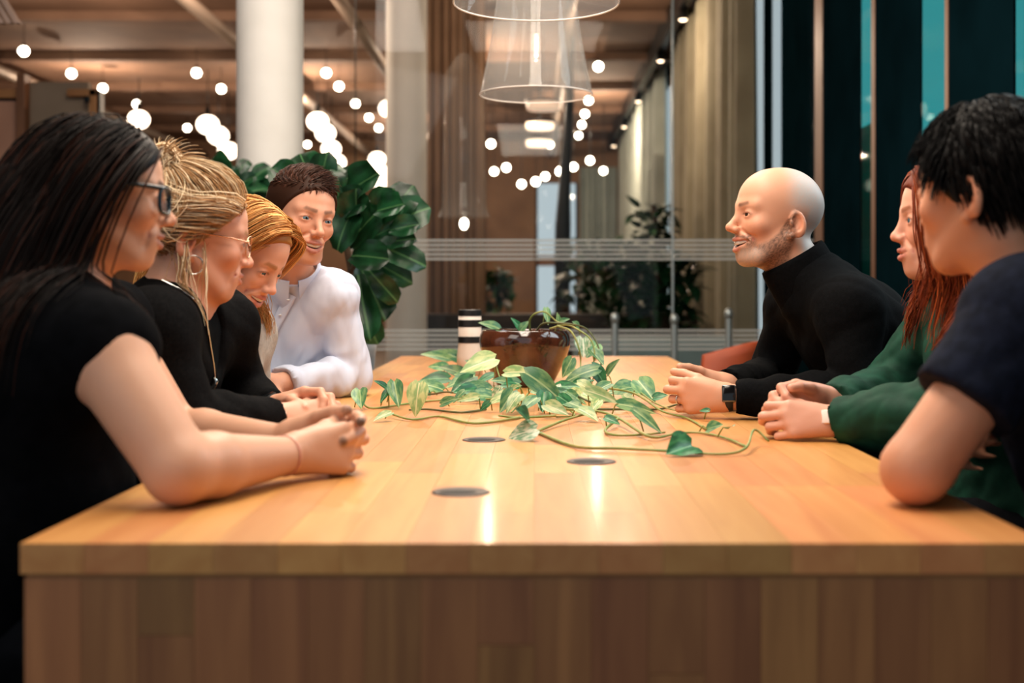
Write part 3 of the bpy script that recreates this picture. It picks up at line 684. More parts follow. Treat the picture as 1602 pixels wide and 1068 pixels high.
for i in range(34):
    a = rl.uniform(0, 2*math.pi); q = rl.uniform(.55, 1.0); bx_, by_ = 828+112*q*math.cos(a), 612+30*q*math.sin(a)
    if 760 < bx_ < 885 and by_ < 600: by_ += 32
    an = a+rl.uniform(-.9, .9); ln_ = rl.uniform(24, 42)
    leaves.append(((bx_, by_-rl.uniform(4, 20)), (bx_+ln_*math.cos(an), by_-8+ln_*.45*math.sin(an)), by_+10, rl.choice(('mid', 'mid', 'light', 'dark', 'pale')), rl.uniform(.42, .6), rl.choice((0, 0, 2))))
for (b_, t_, g, tone, wid, var) in leaves:
    Y = ground_Y(g, 0.0)+0.02
    B = W(*b_, Y+rl.uniform(-.02, .02)); Tp = W(*t_, Y-rl.uniform(0.0, .05))
    Tp.z = max(Tp.z, TABZ+0.006); B.z = max(B.z, TABZ+0.008)
    put_leaf(pp, B, Tp, (rl.uniform(-.35, .35), -0.75-rl.uniform(0, .3), 0.8), tone, 'heart', wid*1.15, var)
    foot = Vector((B.x+rl.uniform(-.02, .02), B.y+0.015, max(TABZ+0.004, B.z-0.05)))
    tube('petiole', smooth_line([foot, (foot+B)/2+Vector((0, 0, .01)), B], 5), 0.0016, M_vine, pp, 5)

# ------- fiddle leaf fig behind the man
FY = 4.35
fb = W(545, 560, FY); fg = empty('fiddle_leaf_fig', (fb.x, FY+0.15, 0), 'tall fiddle leaf fig with broad dark leaves behind the person in the white shirt', 'plant')
lathe('planter', [(0.0001, 0), (0.15, 0), (0.19, 0.42), (0.175, 0.42), (0.17, 0.38), (0.0001, 0.38)], mat('planter_grey', '#4a4d4c', 0.7, noise=(8, '#3f4241', '#555857')), (fb.x, FY+0.15, 0), fg, 32)
M_trunk = mat('bark', '#4b3a2a', 0.9, noise=(20, '#3a2c1f', '#5e4a37'))
tube('trunk', smooth_line([(fb.x, FY+.15, .38), (fb.x+.02, FY+.15, .8), W(545, 400, FY+.15), W(520, 320, FY+.15)], 14), [0.018]*8+[0.012]*6, M_trunk, fg, 8)
tube('branch', smooth_line([W(545, 430, FY+.15), W(570, 390, FY+.1), W(590, 345, FY+.05)], 8), 0.009, M_trunk, fg, 8)
figs = [((490, 288), (468, 238), .95), ((472, 292), (424, 262), .8), ((520, 300), (553, 264), .8), ((585, 358), (668, 322), .62), ((558, 352), (556, 296), .85), ((552, 368), (612, 432), .5),
        ((574, 376), (666, 410), .42), ((556, 402), (604, 500), .5), ((528, 392), (540, 330), .8), ((590, 345), (612, 298), .9), ((560, 430), (578, 532), .45), ((600, 350), (640, 292), .7), ((545, 380), (585, 330), .8),
        ((530, 330), (575, 310), .8), ((500, 300), (505, 250), .7), ((560, 450), (545, 530), .5), ((585, 370), (625, 350), .8), ((480, 300), (440, 300), .7), ((570, 400), (640, 440), .4), ((545, 300), (590, 270), .8), ((500, 285), (530, 250), .8), ((455, 300), (428, 290), .8), ((600, 380), (650, 372), .6), ((575, 420), (620, 470), .5), ((560, 470), (590, 540), .5), ((590, 330), (630, 318), .8), ((530, 310), (522, 268), .8), ((550, 400), (600, 400), .7), ((610, 360), (655, 350), .7)]
for i, (b_, t_, wd) in enumerate(figs):
    Yq = FY+rl.uniform(-.05, .2)
    put_leaf(fg, W(*b_, Yq), W(*t_, Yq-rl.uniform(-.05, .10)), (rl.uniform(-.4, .4), -1, rl.uniform(.0, .5)), 'fig', 'fig', wd*0.95, i % 3)
fg2 = empty('leafy_plant', (W(370, 300, 6.0).x, 6.0, 0), 'dark leafy plant behind the people on the left, beside the white column', 'plant')
lathe('planter', [(0.0001, 0), (0.15, 0), (0.18, 0.4), (0.0001, 0.38)], MATS['planter_grey'], (fg2.location.x, 6.0, 0), fg2, 28)
tube('stem', smooth_line([(fg2.location.x, 6, .38), (fg2.location.x+.03, 6, 1.0), W(375, 300, 6.0)], 10), 0.014, M_trunk, fg2, 8)
for i, (b_, t_) in enumerate((((380, 292), (425, 303)), ((362, 282), (322, 256)), ((372, 272), (388, 248)), ((392, 282), (420, 258)), ((350, 290), (330, 285)), ((375, 300), (350, 262)), ((395, 300), (440, 285)), ((372, 290), (400, 275)), ((365, 300), (335, 272)), ((385, 310), (420, 330)))):
    put_leaf(fg2, W(*b_, 6.0+rl.uniform(-.1, .1)), W(*t_, 6.0+rl.uniform(-.1, .1)), (rl.uniform(-.5, .5), -1, .3), 'fig', 'fig', .7, i % 3)
# ------- dark indoor trees behind the glass
def indoor_tree(name, cx, Y, zlo, zhi, rx, nleaf, label, seed):
    r2 = np.random.default_rng(seed)
    e = empty(name, (cx, Y, 0), label, 'plant')
    lathe('planter', [(0.0001, 0), (0.2, 0), (0.24, 0.5), (0.0001, 0.48)], MATS['planter_grey'], (cx, Y, 0), e, 24)
    tube('trunk', smooth_line([(cx, Y, .48), (cx+.04, Y, (zlo+zhi)/2), (cx, Y, zhi)], 8), 0.03, M_trunk, e, 8)
    lv, lf = leaf_data('heart', 1.0, 0.55, .2, .2); lv = np.array(lv); VV = []; FF = []
    for i in range(nleaf):
        t = r2.uniform(0, 2*math.pi); q = r2.uniform(0, 1)**.5; z = r2.uniform(zlo, zhi)
        c_ = np.array([cx+rx*q*math.cos(t), Y+rx*.6*q*math.sin(t), z]); R = np.array(Matrix.Rotation(r2.uniform(0, 6.28), 3, 'Z') @ Matrix.Rotation(r2.uniform(-1, .8), 3, 'X'))
        VV.append((lv*r2.uniform(.12, .22)) @ R.T+c_-np.array(e.location)); FF += [tuple(k+i*len(lv) for k in f) for f in lf]
    o = mesh('foliage', np.vstack(VV), FF, FIGM, e); o['kind'] = 'stuff'
indoor_tree('indoor_tree', 1.02, 10.9, 0.72, 1.35, 0.40, 330, 'dark bushy indoor tree behind the glass beside the beige curtain', 1)
indoor_tree('indoor_tree', 0.72, 13.6, 0.8, 1.55, 0.45, 260, 'dark indoor tree behind the sideboard left of the bushy one', 2)
indoor_tree('indoor_tree', -0.45, 14.4, 0.8, 1.25, 0.22, 120, 'small dark plant near the brown curtain', 3)
indoor_tree('indoor_tree', 1.22, 13.1, 0.9, 1.9, 0.2, 160, 'slim dark plant against the curtain edge', 4)
# ================================================================== implicit-surface modelling for people
class Shape:
    def __init__(s): s.ops = []
    def _b(s, P, r): P = np.array(P, float).reshape(-1, 3); return P.min(0)-r, P.max(0)+r
    def cone(s, a, b, ra, rb=None, k=0.0, sub=False, grow=0.0):
        a = np.array(tuple(a), float); b = np.array(tuple(b), float); rb = ra if rb is None else rb
        s.ops.append(('c', a, b, ra+grow, rb+grow, k, sub, s._b([a, b], max(ra, rb)+grow))); return s
    def ell(s, c, r, R=None, k=0.0, sub=False, grow=0.0):
        c = np.array(tuple(c), float); r = np.array(tuple(r) if hasattr(r, '__len__') else (r, r, r), float)+grow
        R = np.eye(3) if R is None else np.array(R, float)
        s.ops.append(('e', c, r, R, None, k, sub, s._b([c], r.max()))); return s
    def half(s, p, n, c, rad):             # remove the side n points to, inside a ball
        n = np.array(tuple(n), float); n /= np.linalg.norm(n)
        s.ops.append(('h', np.array(tuple(p), float), n, np.array(tuple(c), float), rad, 0.0, True, s._b([tuple(c)], rad))); return s
    def chain(s, pts, rs, k=0.0, grow=0.0):
        for i in range(len(pts)-1): s.cone(pts[i], pts[i+1], rs[i], rs[i+1], k if i == 0 else 0.004, grow=grow)
        return s
    @staticmethod
    def prim(op, x, y, z):
        t = op[0]
        if t == 'c':
            _, a, b, ra, rb = op[:5]; d = b-a; L2 = float(d@d)+1e-12
            px, py, pz = x-a[0], y-a[1], z-a[2]
            h = np.clip((px*d[0]+py*d[1]+pz*d[2])/L2, 0, 1)
            return np.sqrt((px-h*d[0])**2+(py-h*d[1])**2+(pz-h*d[2])**2)-(ra+(rb-ra)*h)
        if t == 'e':
            _, c, r, R = op[:4]
            px, py, pz = x-c[0], y-c[1], z-c[2]
            q = [px*R[0, i]+py*R[1, i]+pz*R[2, i] for i in range(3)]
            k0 = np.sqrt((q[0]/r[0])**2+(q[1]/r[1])**2+(q[2]/r[2])**2); k1 = np.sqrt((q[0]/r[0]**2)**2+(q[1]/r[1]**2)**2+(q[2]/r[2]**2)**2)
            return k0*(k0-1)/(k1+1e-9)
        _, p, n, c, rad = op[:5]
        pl = (x-p[0])*n[0]+(y-p[1])*n[1]+(z-p[2])*n[2]
        sp = np.sqrt((x-c[0])**2+(y-c[1])**2+(z-c[2])**2)-rad
        return np.maximum(-pl, sp)
    @staticmethod
    def comb(D, d, k, sub):
        if not sub:
            m_ = np.minimum(D, d)
            if k > 0: h = np.maximum(k-np.abs(D-d), 0)/k; m_ = m_-h*h*k*0.25
            return m_
        m_ = np.maximum(D, -d)
        if k > 0: h = np.maximum(k-np.abs(D+d), 0)/k; m_ = m_+h*h*k*0.25
        return m_
    def at(s, P):
        P = np.asarray(P, float); x, y, z = P[..., 0], P[..., 1], P[..., 2]; D = np.full(x.shape, 1.0)
        for op in s.ops: D = s.comb(D, s.prim(op, x, y, z), op[5], op[6])
        return D
    def grad(s, P, e=0.002):
        P = np.asarray(P, float); g = np.zeros_like(P)
        for i in range(3):
            d = np.zeros(3); d[i] = e; g[..., i] = s.at(P+d)-s.at(P-d)
        return g/(np.linalg.norm(g, axis=-1, keepdims=True)+1e-9)
    def bounds(s):
        lo = np.min([o[7][0] for o in s.ops if not o[6]], axis=0); hi = np.max([o[7][1] for o in s.ops if not o[6]], axis=0); return lo, hi
    def mesh(s, h, lo=None, hi=None):
        l0, h0 = s.bounds(); lo = l0-3*h if lo is None else np.array(lo, float); hi = h0+3*h if hi is None else np.array(hi, float)
        n = np.maximum(np.ceil((hi-lo)/h).astype(int)+1, 2)
        ax = [lo[i]+h*np.arange(n[i]) for i in range(3)]
        D = np.full(n, 0.5, np.float32)
        for op in s.ops:
            b0, b1 = op[7]; pad = op[5]+4*h; sl = []
            for i in range(3):
                a = max(0, int(math.floor((b0[i]-pad-lo[i])/h))); b = min(n[i], int(math.ceil((b1[i]+pad-lo[i])/h))+1); sl.append(slice(a, b))
            if any(q.start >= q.stop for q in sl): continue
            x = ax[0][sl[0]].astype(np.float32)[:, None, None]; y = ax[1][sl[1]].astype(np.float32)[None, :, None]; z = ax[2][sl[2]].astype(np.float32)[None, None, :]
            D[tuple(sl)] = s.comb(D[tuple(sl)], s.prim(op, x, y, z), op[5], op[6])
        return surfnet(D, lo, h)
def surfnet(D, lo, h):
    S = D < 0; n = D.shape
    cnt = np.zeros([k-1 for k in n], np.int8)
    offs = [(i, j, k) for i in (0, 1) for j in (0, 1) for k in (0, 1)]
    for i, j, k in offs: cnt += S[i:n[0]-1+i, j:n[1]-1+j, k:n[2]-1+k]
    act = (cnt > 0) & (cnt < 8)
    I = np.argwhere(act)
    if len(I) == 0: return np.zeros((0, 3)), np.zeros((0, 4), int)
    idx = np.full(act.shape, -1, np.int32); idx[act] = np.arange(len(I))
    C = np.stack([D[I[:, 0]+i, I[:, 1]+j, I[:, 2]+k] for i, j, k in offs], 1).astype(float)
    acc = np.zeros((len(I), 3)); cn = np.zeros(len(I))
    O = np.array(offs, float)
    for a in range(8):
        for b in range(a+1, 8):
            if np.abs(O[a]-O[b]).sum() != 1: continue
            va, vb = C[:, a], C[:, b]; m_ = (va < 0) != (vb < 0)
            t = np.where(m_, va/(va-vb+1e-20), 0)[:, None]
            acc += np.where(m_[:, None], O[a]+(O[b]-O[a])*t, 0); cn += m_
    V = lo+h*(I+acc/cn[:, None]); Fs = []
    for ax in range(3):
        u, v = [q for q in range(3) if q != ax]
        sl0 = [slice(None)]*3; sl1 = [slice(None)]*3; sl0[ax] = slice(0, n[ax]-1); sl1[ax] = slice(1, n[ax])
        A = S[tuple(sl0)]; B = S[tuple(sl1)]; E = np.argwhere(A != B)
        E = E[(E[:, u] > 0) & (E[:, v] > 0) & (E[:, u] < n[u]-1) & (E[:, v] < n[v]-1)]
        if len(E) == 0: continue
        def cell(du, dv):
            q = E.copy(); q[:, u] -= du; q[:, v] -= dv; return idx[q[:, 0], q[:, 1], q[:, 2]]
        Q = np.stack([cell(1, 1), cell(0, 1), cell(0, 0), cell(1, 0)], 1)
        flip = S[E[:, 0], E[:, 1], E[:, 2]]
        if ax == 1: flip = ~flip
        Q[~flip] = Q[~flip][:, ::-1]; Fs.append(Q)
    F = np.vstack(Fs); return V, F[(F >= 0).all(1)]
def vnormals(V, F):
    fn = np.cross(V[F[:, 2]]-V[F[:, 0]], V[F[:, 3]]-V[F[:, 1]]); N_ = np.zeros_like(V)
    for k in range(4): np.add.at(N_, F[:, k], fn)
    return N_/(np.linalg.norm(N_, axis=1, keepdims=True)+1e-12)
def relax(V, F, it=1, f=0.5):
    for _ in range(it):
        S_ = np.zeros_like(V); c = np.zeros(len(V))
        for a, b in ((0, 1), (1, 2), (2, 3), (3, 0)):
            np.add.at(S_, F[:, a], V[F[:, b]]); np.add.at(S_, F[:, b], V[F[:, a]]); np.add.at(c, F[:, a], 1); np.add.at(c, F[:, b], 1)
        V = V+f*(S_/np.maximum(c, 1)[:, None]-V)
    return V
def compact(V, F):
    u = np.unique(F); mp_ = np.full(len(V), -1); mp_[u] = np.arange(len(u)); return V[u], mp_[F]
def fold_noise(P, scale, seed=0.0, stretch=(1, 1, 1)):
    P = P*np.array(stretch)*scale+seed*7.3
    x, y, z = P.T
    a = np.sin(x+1.7*np.sin(0.7*y+0.9*z)+0.6*np.sin(1.9*z)); b = np.sin(1.3*y+1.5*np.sin(0.8*z-0.6*x)+0.5*np.sin(2.1*x)); c = np.sin(1.1*z+1.6*np.sin(0.9*x+0.5*y)+0.7*np.sin(1.7*y))
    return (np.abs(a)+np.abs(b*c)-0.9)*0.7
# ================================================================== people
def V3(*a): return np.array(a, float)
def unit(v): v = np.array(tuple(v), float); return v/(np.linalg.norm(v)+1e-12)
def head_frame(pos, yaw, pitch=0.0, roll=0.0, s=1.0):
    """columns: x (right hand side of a viewer looking along -y), y forward, z up; yaw is the facing angle in the ground plane"""
    R = Matrix.Rotation(math.radians(yaw-90), 3, 'Z') @ Matrix.Rotation(math.radians(pitch), 3, 'X') @ Matrix.Rotation(math.radians(roll), 3, 'Y')
    return np.array(pos, float), np.array(R), s
def hp(H, p): return H[0]+H[1] @ (np.array(p, float)*H[2])
def hl(H, P): return ((np.asarray(P)-H[0]) @ H[1])/H[2]

def mouth_pts(smile, mo):
    return (.0250+.0115*smile, .0800-.0175*smile, -.0655+.0095*smile), (.005, .0930, -.0595+.0025*mo*.6), (.005, .0905-.0025*mo, -.0730-.0095*mo)
def mouth_curve(smile, mo, which):
    c, u, l = mouth_pts(smile, mo); us = (.12, .48, .78, 1.0)
    yc, zc = {'u': (u[1], u[2]), 'l': (l[1], l[2]), 'c': (.0935, -.0665-.0035*mo)}[which]; dz = {'u': .001, 'l': -.002, 'c': -.001}[which]
    return [(t*c[0], yc-(yc-c[1])*t**1.9, zc+(c[2]+dz-zc)*t**1.7) for t in us]
def lip_ops(C, smile, mo):
    for w_, r0, r1 in (('u', .0042, .0024), ('l', .0052, .0026)):
        P_ = mouth_curve(smile, mo, w_)
        for q in (-1, 1):
            for i in range(3): C((q*P_[i][0], P_[i][1], P_[i][2]), (q*P_[i+1][0], P_[i+1][1], P_[i+1][2]), r0+(r1-r0)*i/3, r0+(r1-r0)*(i+1)/3)
        C((-P_[0][0], P_[0][1], P_[0][2]), P_[0], r0, r0)
def cav_ops(C, smile, mo):
    P_ = mouth_curve(smile, mo, 'c'); rr = [.0040+.0058*mo, .0036+.0048*mo, .0028+.0030*mo, .0014+.0008*mo]
    for q in (-1, 1):
        for i in range(3): C((q*P_[i][0], P_[i][1]+.001, P_[i][2]), (q*P_[i+1][0], P_[i+1][1]+.001, P_[i+1][2]), rr[i], rr[i+1])
    C((-P_[0][0], P_[0][1]+.001, P_[0][2]), (P_[0][0], P_[0][1]+.001, P_[0][2]), rr[0], rr[0])
def head_shape(S, H, smile=0.0, mouth_open=0.0, nose=1.0, jaw=1.0, ears=True, brow=1.0, cheek=1.0, eye_open=1.0, ey=0.0):
    s = H[2]; R = H[1]; P = lambda *a: hp(H, a); mo = mouth_open
    E = lambda c, r, k=0.0, sub=False, Rl=None: S.ell(P(*c), np.array(r)*s if hasattr(r, '__len__') else r*s, R if Rl is None else R @ Rl, k*s, sub)
    C = lambda a, b, ra, rb, k=0.0, sub=False: S.cone(P(*a), P(*b), ra*s, rb*s, k*s, sub)
    E((0, -.014, .034), (.0745, .097, .084))
    E((0, .032, .036), (.057, .052, .058), .03)
    E((0, .024, -.030), (.057, .060, .074), .03)
    for q in (-1, 1):
        C((q*.053, -.012, -.045), (q*.032*jaw, .044, -.092), .019, .017*jaw, .022)
        E((q*.038, .053+.004*smile, -.027+.002*smile), (.023, .021, .019), .022)
        C((q*.043, .066, .0205), (q*.010, .0815, .0185), .0085*brow, .0095*brow, .016)
    E((0, .060, -.098), (.027*jaw, .021, .018), .026)
    E((0, .014, -.078), (.043, .048, .028), .02)
    E((0, .068, -.062), (.034, .020, .028), .020)                       # mouth mound
    for q in (-1, 1):
        E((q*.0315, .0975, -.001), (.0190, .0165, .0120), .012, True)    # socket
        E((q*.031, .0705, -.001), (.0175, .0155, .0150), .004)           # lids
        E((q*.0315, .0900, -.0015), (.0142, .0140, .0054*eye_open), .0015, True)
    C((0, .080, .012), (0, .081+.0225*nose, -.030), .0075, .0085, .014)
    E((0, .082+.0235*nose, -.0335), (.0092, .0088, .0083), .008)
    for q in (-1, 1):
        E((q*.0112, .083+.011*nose, -.0368), (.0070, .0095, .0066), .008)
        E((q*.0060, .083+.017*nose, -.0440), (.0034, .0055, .0034), .003, True)
    c, u, l = mouth_pts(smile, mo)
    if mo > 0: cav_ops(lambda a, b, ra, rb: C(a, b, ra, rb, .002, True), smile, mo)
    lip_ops(lambda a, b, ra, rb: C(a, b, ra, rb, .0035), smile, mo)
    if smile > .3:
        for q in (-1, 1): C((q*.018, .086, -.037), (q*(c[0]+.008), c[1]+.002, c[2]+.004), .0016, .0020, .009, True); C((q*(c[0]+.008), c[1]+.002, c[2]+.004), (q*(c[0]+.008), c[1]-.004, c[2]-.016), .0020, .0014, .009, True)
    if mo <= 0: C((-c[0], c[1]+.003, c[2]), (0, .0965, -.0660), .0012, .0014, .002, True); C((c[0], c[1]+.003, c[2]), (0, .0965, -.0660), .0012, .0014, .002, True)
    if ears:
        for q in (-1, 1):
            Rl = np.array(Matrix.Rotation(q*.38, 3, 'Z') @ Matrix.Rotation(-.22, 3, 'X'))
            E((q*.0780, -.032+ey, -.014), (.0090, .0190, .0310), .003, False, Rl)
            E((q*.0880, -.0265+ey, -.011), (.0125, .0135, .0225), .002, True, Rl)
            C((q*.0790, -.040+ey, .000), (q*.0800, -.033+ey, -.026), .0030, .0026, .002)
            E((q*.0780, -.0180+ey, -.014), (.004, .004, .007), .003, False, Rl)
            E((q*.0735, -.0200+ey, -.0420), .0078, .006)
    return S
def lip_mask(L_, smile, mo):
    T_ = Shape(); lip_ops(lambda a, b, ra, rb: T_.cone(a, b, ra, rb), smile, mo)
    return np.clip(1-(T_.at(L_)-.0003)/.0013, 0, 1)
def brow_mask(L_):
    T_ = Shape()
    for q in (-1, 1): T_.cone((q*.013, .091, .0195), (q*.034, .081, .0235), .0040, .0038); T_.cone((q*.034, .081, .0235), (q*.050, .064, .016), .0038, .0020)
    d = T_.at(L_); return np.clip(1-(d)/.003, 0, 1)
def smst(x, a, b): t = np.clip((x-a)/(b-a), 0, 1); return t*t*(3-2*t)
def skin_colors(V, H, tone, pr):
    L_ = hl(H, V); x, y, z = L_.T; n = len(V)
    base = np.array(lin(tone)); C_ = np.tile(base, (n, 1)); rs = np.random.default_rng(1).uniform(0, 1, n)
    red = np.array([1.06, .72, .62])
    def blend(m_, c):
        nonlocal C_
        C_ = C_*(1-m_[:, None])+np.array(c)*m_[:, None]
    inhead = (np.linalg.norm(L_-V3(0, 0, -.01), axis=1) < .16).astype(float)
    for q in (-1, 1):
        m_ = np.exp(-(((x-q*.044)/.024)**2+((y-.055)/.03)**2+((z+.030)/.024)**2))*.5*inhead; blend(m_, base*red)
        m_ = np.exp(-(((x-q*.080)/.012)**2+((y+.031)/.022)**2+((z+.012)/.034)**2))*.65*inhead; blend(m_, base*red*.92)
        m_ = np.exp(-(((x-q*.031)/.018)**2+((y-.08)/.02)**2+((z+.001)/.010)**2))*.35*inhead; blend(m_, base*red*.8)
    m_ = np.exp(-((x/.016)**2+((y-.106)/.02)**2+((z+.034)/.014)**2))*.5*inhead; blend(m_, base*red)
    if pr.get('stubble_window_light'):  # scalp stubble, greyed further for cool window light on the back of the head
        m_ = smst(z, .0, .035)*smst(-y, -.020, .03); m_ = np.maximum(m_, smst(-y, .035, .06)*smst(z, -.10, -.06))*inhead*(.8+.3*rs)
        m_ *= 1-np.exp(-(((np.abs(x)-.080)/.012)**2+((y+.031)/.024)**2+((z+.012)/.036)**2))
        blend(np.clip(m_, 0, 1)*.78, lin(pr['stubble_window_light']))
    lm = lip_mask(L_, pr.get('smile', 0), pr.get('mo', 0))*inhead
    if pr.get('beard'):
        zl = np.interp(y, [-.03, -.012, .0, .015, .035, .055, .075, .09], [.03, .02, -.005, -.035, -.056, -.066, -.070, -.072])
        b_ = smst(zl-z, -.004, .010)*smst(y, -.028, -.010)
        must = np.exp(-((z+.0525)/.0055)**2)*smst(y, .058, .07)*(np.abs(x) < .036)
        drop = np.exp(-((np.abs(x)-.036)/.007)**2)*smst(y, .045, .055)*smst(-z, .050, .058)
        m_ = np.clip(np.maximum(np.maximum(b_, must), drop), 0, 1)*inhead*(1-lm)*(.55+.6*rs)
        grey = smst(y, .020, .060)*smst(-z, .066, .09)
        cb = np.array(lin(pr['beard']))[None]*(1-grey[:, None])+np.array(lin('#a8988c'))[None]*grey[:, None]
        m_ = np.clip(m_*.80, 0, 1)[:, None]; C_ = C_*(1-m_)+cb*m_
    blend(lm*.75, lin(pr.get('lips', '#b5665c')))
    if pr.get('brow_col'): blend(brow_mask(L_)*.85*inhead, lin(pr['brow_col']))
    if pr.get('mo', 0) > 0:
        c, u, l = mouth_pts(pr.get('smile', 0), pr['mo']); T_ = Shape(); cav_ops(lambda a, b, ra, rb: T_.cone(a, b, ra, rb), pr.get('smile', 0), pr['mo'])
        yy = .0925-(.0925-c[1])*np.minimum(np.abs(x)/c[0], 1.2)**1.9
        m_ = np.clip(1-(T_.at(L_)-.0008)/.0012, 0, 1)*(y < yy-.003)*inhead; blend(m_*.92, lin('#3c1512'))
    for q in (-1, 1):                                                    # lash line
        d = np.sqrt(((x-q*.031)/.0135)**2+((z+.0015)/.0056)**2); m_ = np.exp(-((d-1.0)/.20)**2)*(y > .074)*(z > -.002)*inhead
        blend(m_*.7, lin('#3a221c'))
    return C_
def eye_mesh(parent, H, q, iris='#3d5a66', look=0.0):
    r = .0136*H[2]; nu, nv = 20, 14; V = []; F = []; mi = []
    c = hp(H, (q*.031, .0712, -.0015)); Rz = np.array(Matrix.Rotation(math.radians(look), 3, 'Z'))
    for j in range(nv+1):
        a = math.pi*j/nv
        for i in range(nu):
            b = 2*math.pi*i/nu; p = V3(r*math.sin(a)*math.cos(b), r*math.cos(a), r*math.sin(a)*math.sin(b)); V.append(c+H[1] @ Rz @ p)
    for j in range(nv):
        for i in range(nu): F.append((j*nu+i, j*nu+(i+1) % nu, (j+1)*nu+(i+1) % nu, (j+1)*nu+i)); mi.append(2 if j < 1 else (1 if j < 3 else 0))
    o = mesh('eye', np.array(V)-np.array(loc_of(parent)), F, [mat('eye_white', '#d8cfc8', 0.15), mat('iris_'+iris[1:], iris, 0.15), mat('pupil', '#0a0808', 0.1)], parent)
    o.data.polygons.foreach_set('material_index', mi)
def teeth_mesh(parent, H, smile, mo):
    c, u_, l_ = mouth_pts(smile, mo); w_ = c[0]*.86; V = []; F = []; n = 20
    for i in range(n+1):
        u = i/n*2-1; x = u*w_; y = .0914-(.0914-c[1])*(.86*abs(u))**1.9; zt = -.0605+(c[2]+.0610)*u*u; hh = (.0066+.0036*mo)*(1-.65*u*u)
        g = .0005*math.cos(i*math.pi)
        for dy, z in ((g, zt), (g-.001, zt-hh), (-.004, zt), (-.005, zt-hh)): V.append(hp(H, (x, y+dy, z)))
    for i in range(n):
        a = i*4; b = a+4; F += [(a, b, b+1, a+1), (a+2, a+3, b+3, b+2), (a, a+2, b+2, b), (a+1, b+1, b+3, a+3)]
    mesh('teeth', np.array(V)-np.array(loc_of(parent)), F, mat('teeth', '#e6dccf', 0.25), parent)
def collar_mesh(name, parent, base, axis, fw, prof, m, ex=1.0, n=48, rib=0.0, gap=0.0, point=0.0):
    """sweep of a (radius, height) profile about an axis, stretched by ex along fw; gap leaves it open at fw, point drops the front tips"""
    a = unit(axis); f = unit(np.array(fw)-a*np.dot(fw, a)); t = np.cross(a, f); V = []; F = []; k_ = len(prof)
    hmin, hmax = min(h for r, h in prof), max(h for r, h in prof)
    for i in range(n):
        q = 2*math.pi*i/n if gap <= 0 else gap+(2*math.pi-2*gap)*i/(n-1)
        rb = 1+rib*math.sin(q*24); near = max(0.0, 1-min(q, 2*math.pi-q)/.75)
        for j, (r, h) in enumerate(prof):
            dn = point*near*(hmax-h)/(hmax-hmin) if j >= 3 else 0.0
            V.append(np.array(base)+f*math.cos(q)*(r+dn*.35)*ex*rb+t*math.sin(q)*(r+dn*.35)*rb+a*(h-dn))
    for i in range(n if gap <= 0 else n-1):
        j = (i+1) % n
        for q in range(k_-1): F.append((i*k_+q, j*k_+q, j*k_+q+1, i*k_+q+1))
    return mesh(name, np.array(V)-np.array(loc_of(parent)), F, m, parent)

FING = {'i': (.0290, (.043, .026, .020), .0090), 'm': (.0100, (.047, .029, .021), .0093), 'r': (-.0095, (.043, .027, .021), .0088), 'p': (-.0285, (.034, .020, .018), .0078)}
def hand_shape(S, wrist, fwd, palm, curls, thumb=(0.6, 0.5, 0.3), s=1.0, spread=0.06, side=1.0, k0=0.02):
    """wrist point, unit forward, palm normal; side=+1: thumb lies along palm x fwd ... returns finger tip list"""
    f = unit(fwd); n = unit(np.array(palm)-f*np.dot(palm, f)); u = np.cross(n, f)*side; w_ = np.array(wrist, float)
    info = {}
    for j, key in enumerate('imrp'):
        off, ln, r = FING[key]
        kn = w_+(f*(.088-.010*abs(j-1)*.8)+u*off-n*.004)*s
        S.cone(w_+(f*.004+u*off*.45)*s, kn, .0175*s, .0112*s, (.016 if j else k0)*s)
        a = 0.0; p = kn; base = unit(f+u*(off/.03)*spread)
        cs = curls[key] if isinstance(curls, dict) else curls
        pts = [kn]
        for L_, c_ in zip(ln, cs):
            a += c_; d = base*math.cos(a)+n*math.sin(a); p = p+d*L_*s; pts.append(p)
        rr = [r*s*1.04, r*s, r*s*.92, r*s*.80]
        for i in range(3): S.cone(pts[i], pts[i+1], rr[i], rr[i+1], .004*s)
        info[key] = pts
    S.cone(w_+(f*.03+u*.012+n*.006)*s, w_+(f*.062-u*.012+n*.004)*s, .0165*s, .0135*s, .015*s)
    t0 = w_+(f*.022+u*.022+n*.006)*s; tu, tf, tn = thumb
    d1 = unit(u*tu+f*(tf+.35)+n*tn*.6); d2 = unit(u*tu*.6+f*tf+n*tn*.9); d3 = unit(u*tu*.25+f*(tf)+n*tn)
    t1 = t0+d1*.040*s; t2 = t1+d2*.034*s; t3 = t2+d3*.027*s
    S.cone(w_+(f*.012+u*.012)*s, t1, .0150*s, .0120*s, .012*s); S.cone(t1, t2, .0118*s, .0102*s, .004*s); S.cone(t2, t3, .0102*s, .0085*s, .003*s)
    info['t'] = [t0, t1, t2, t3]; return info

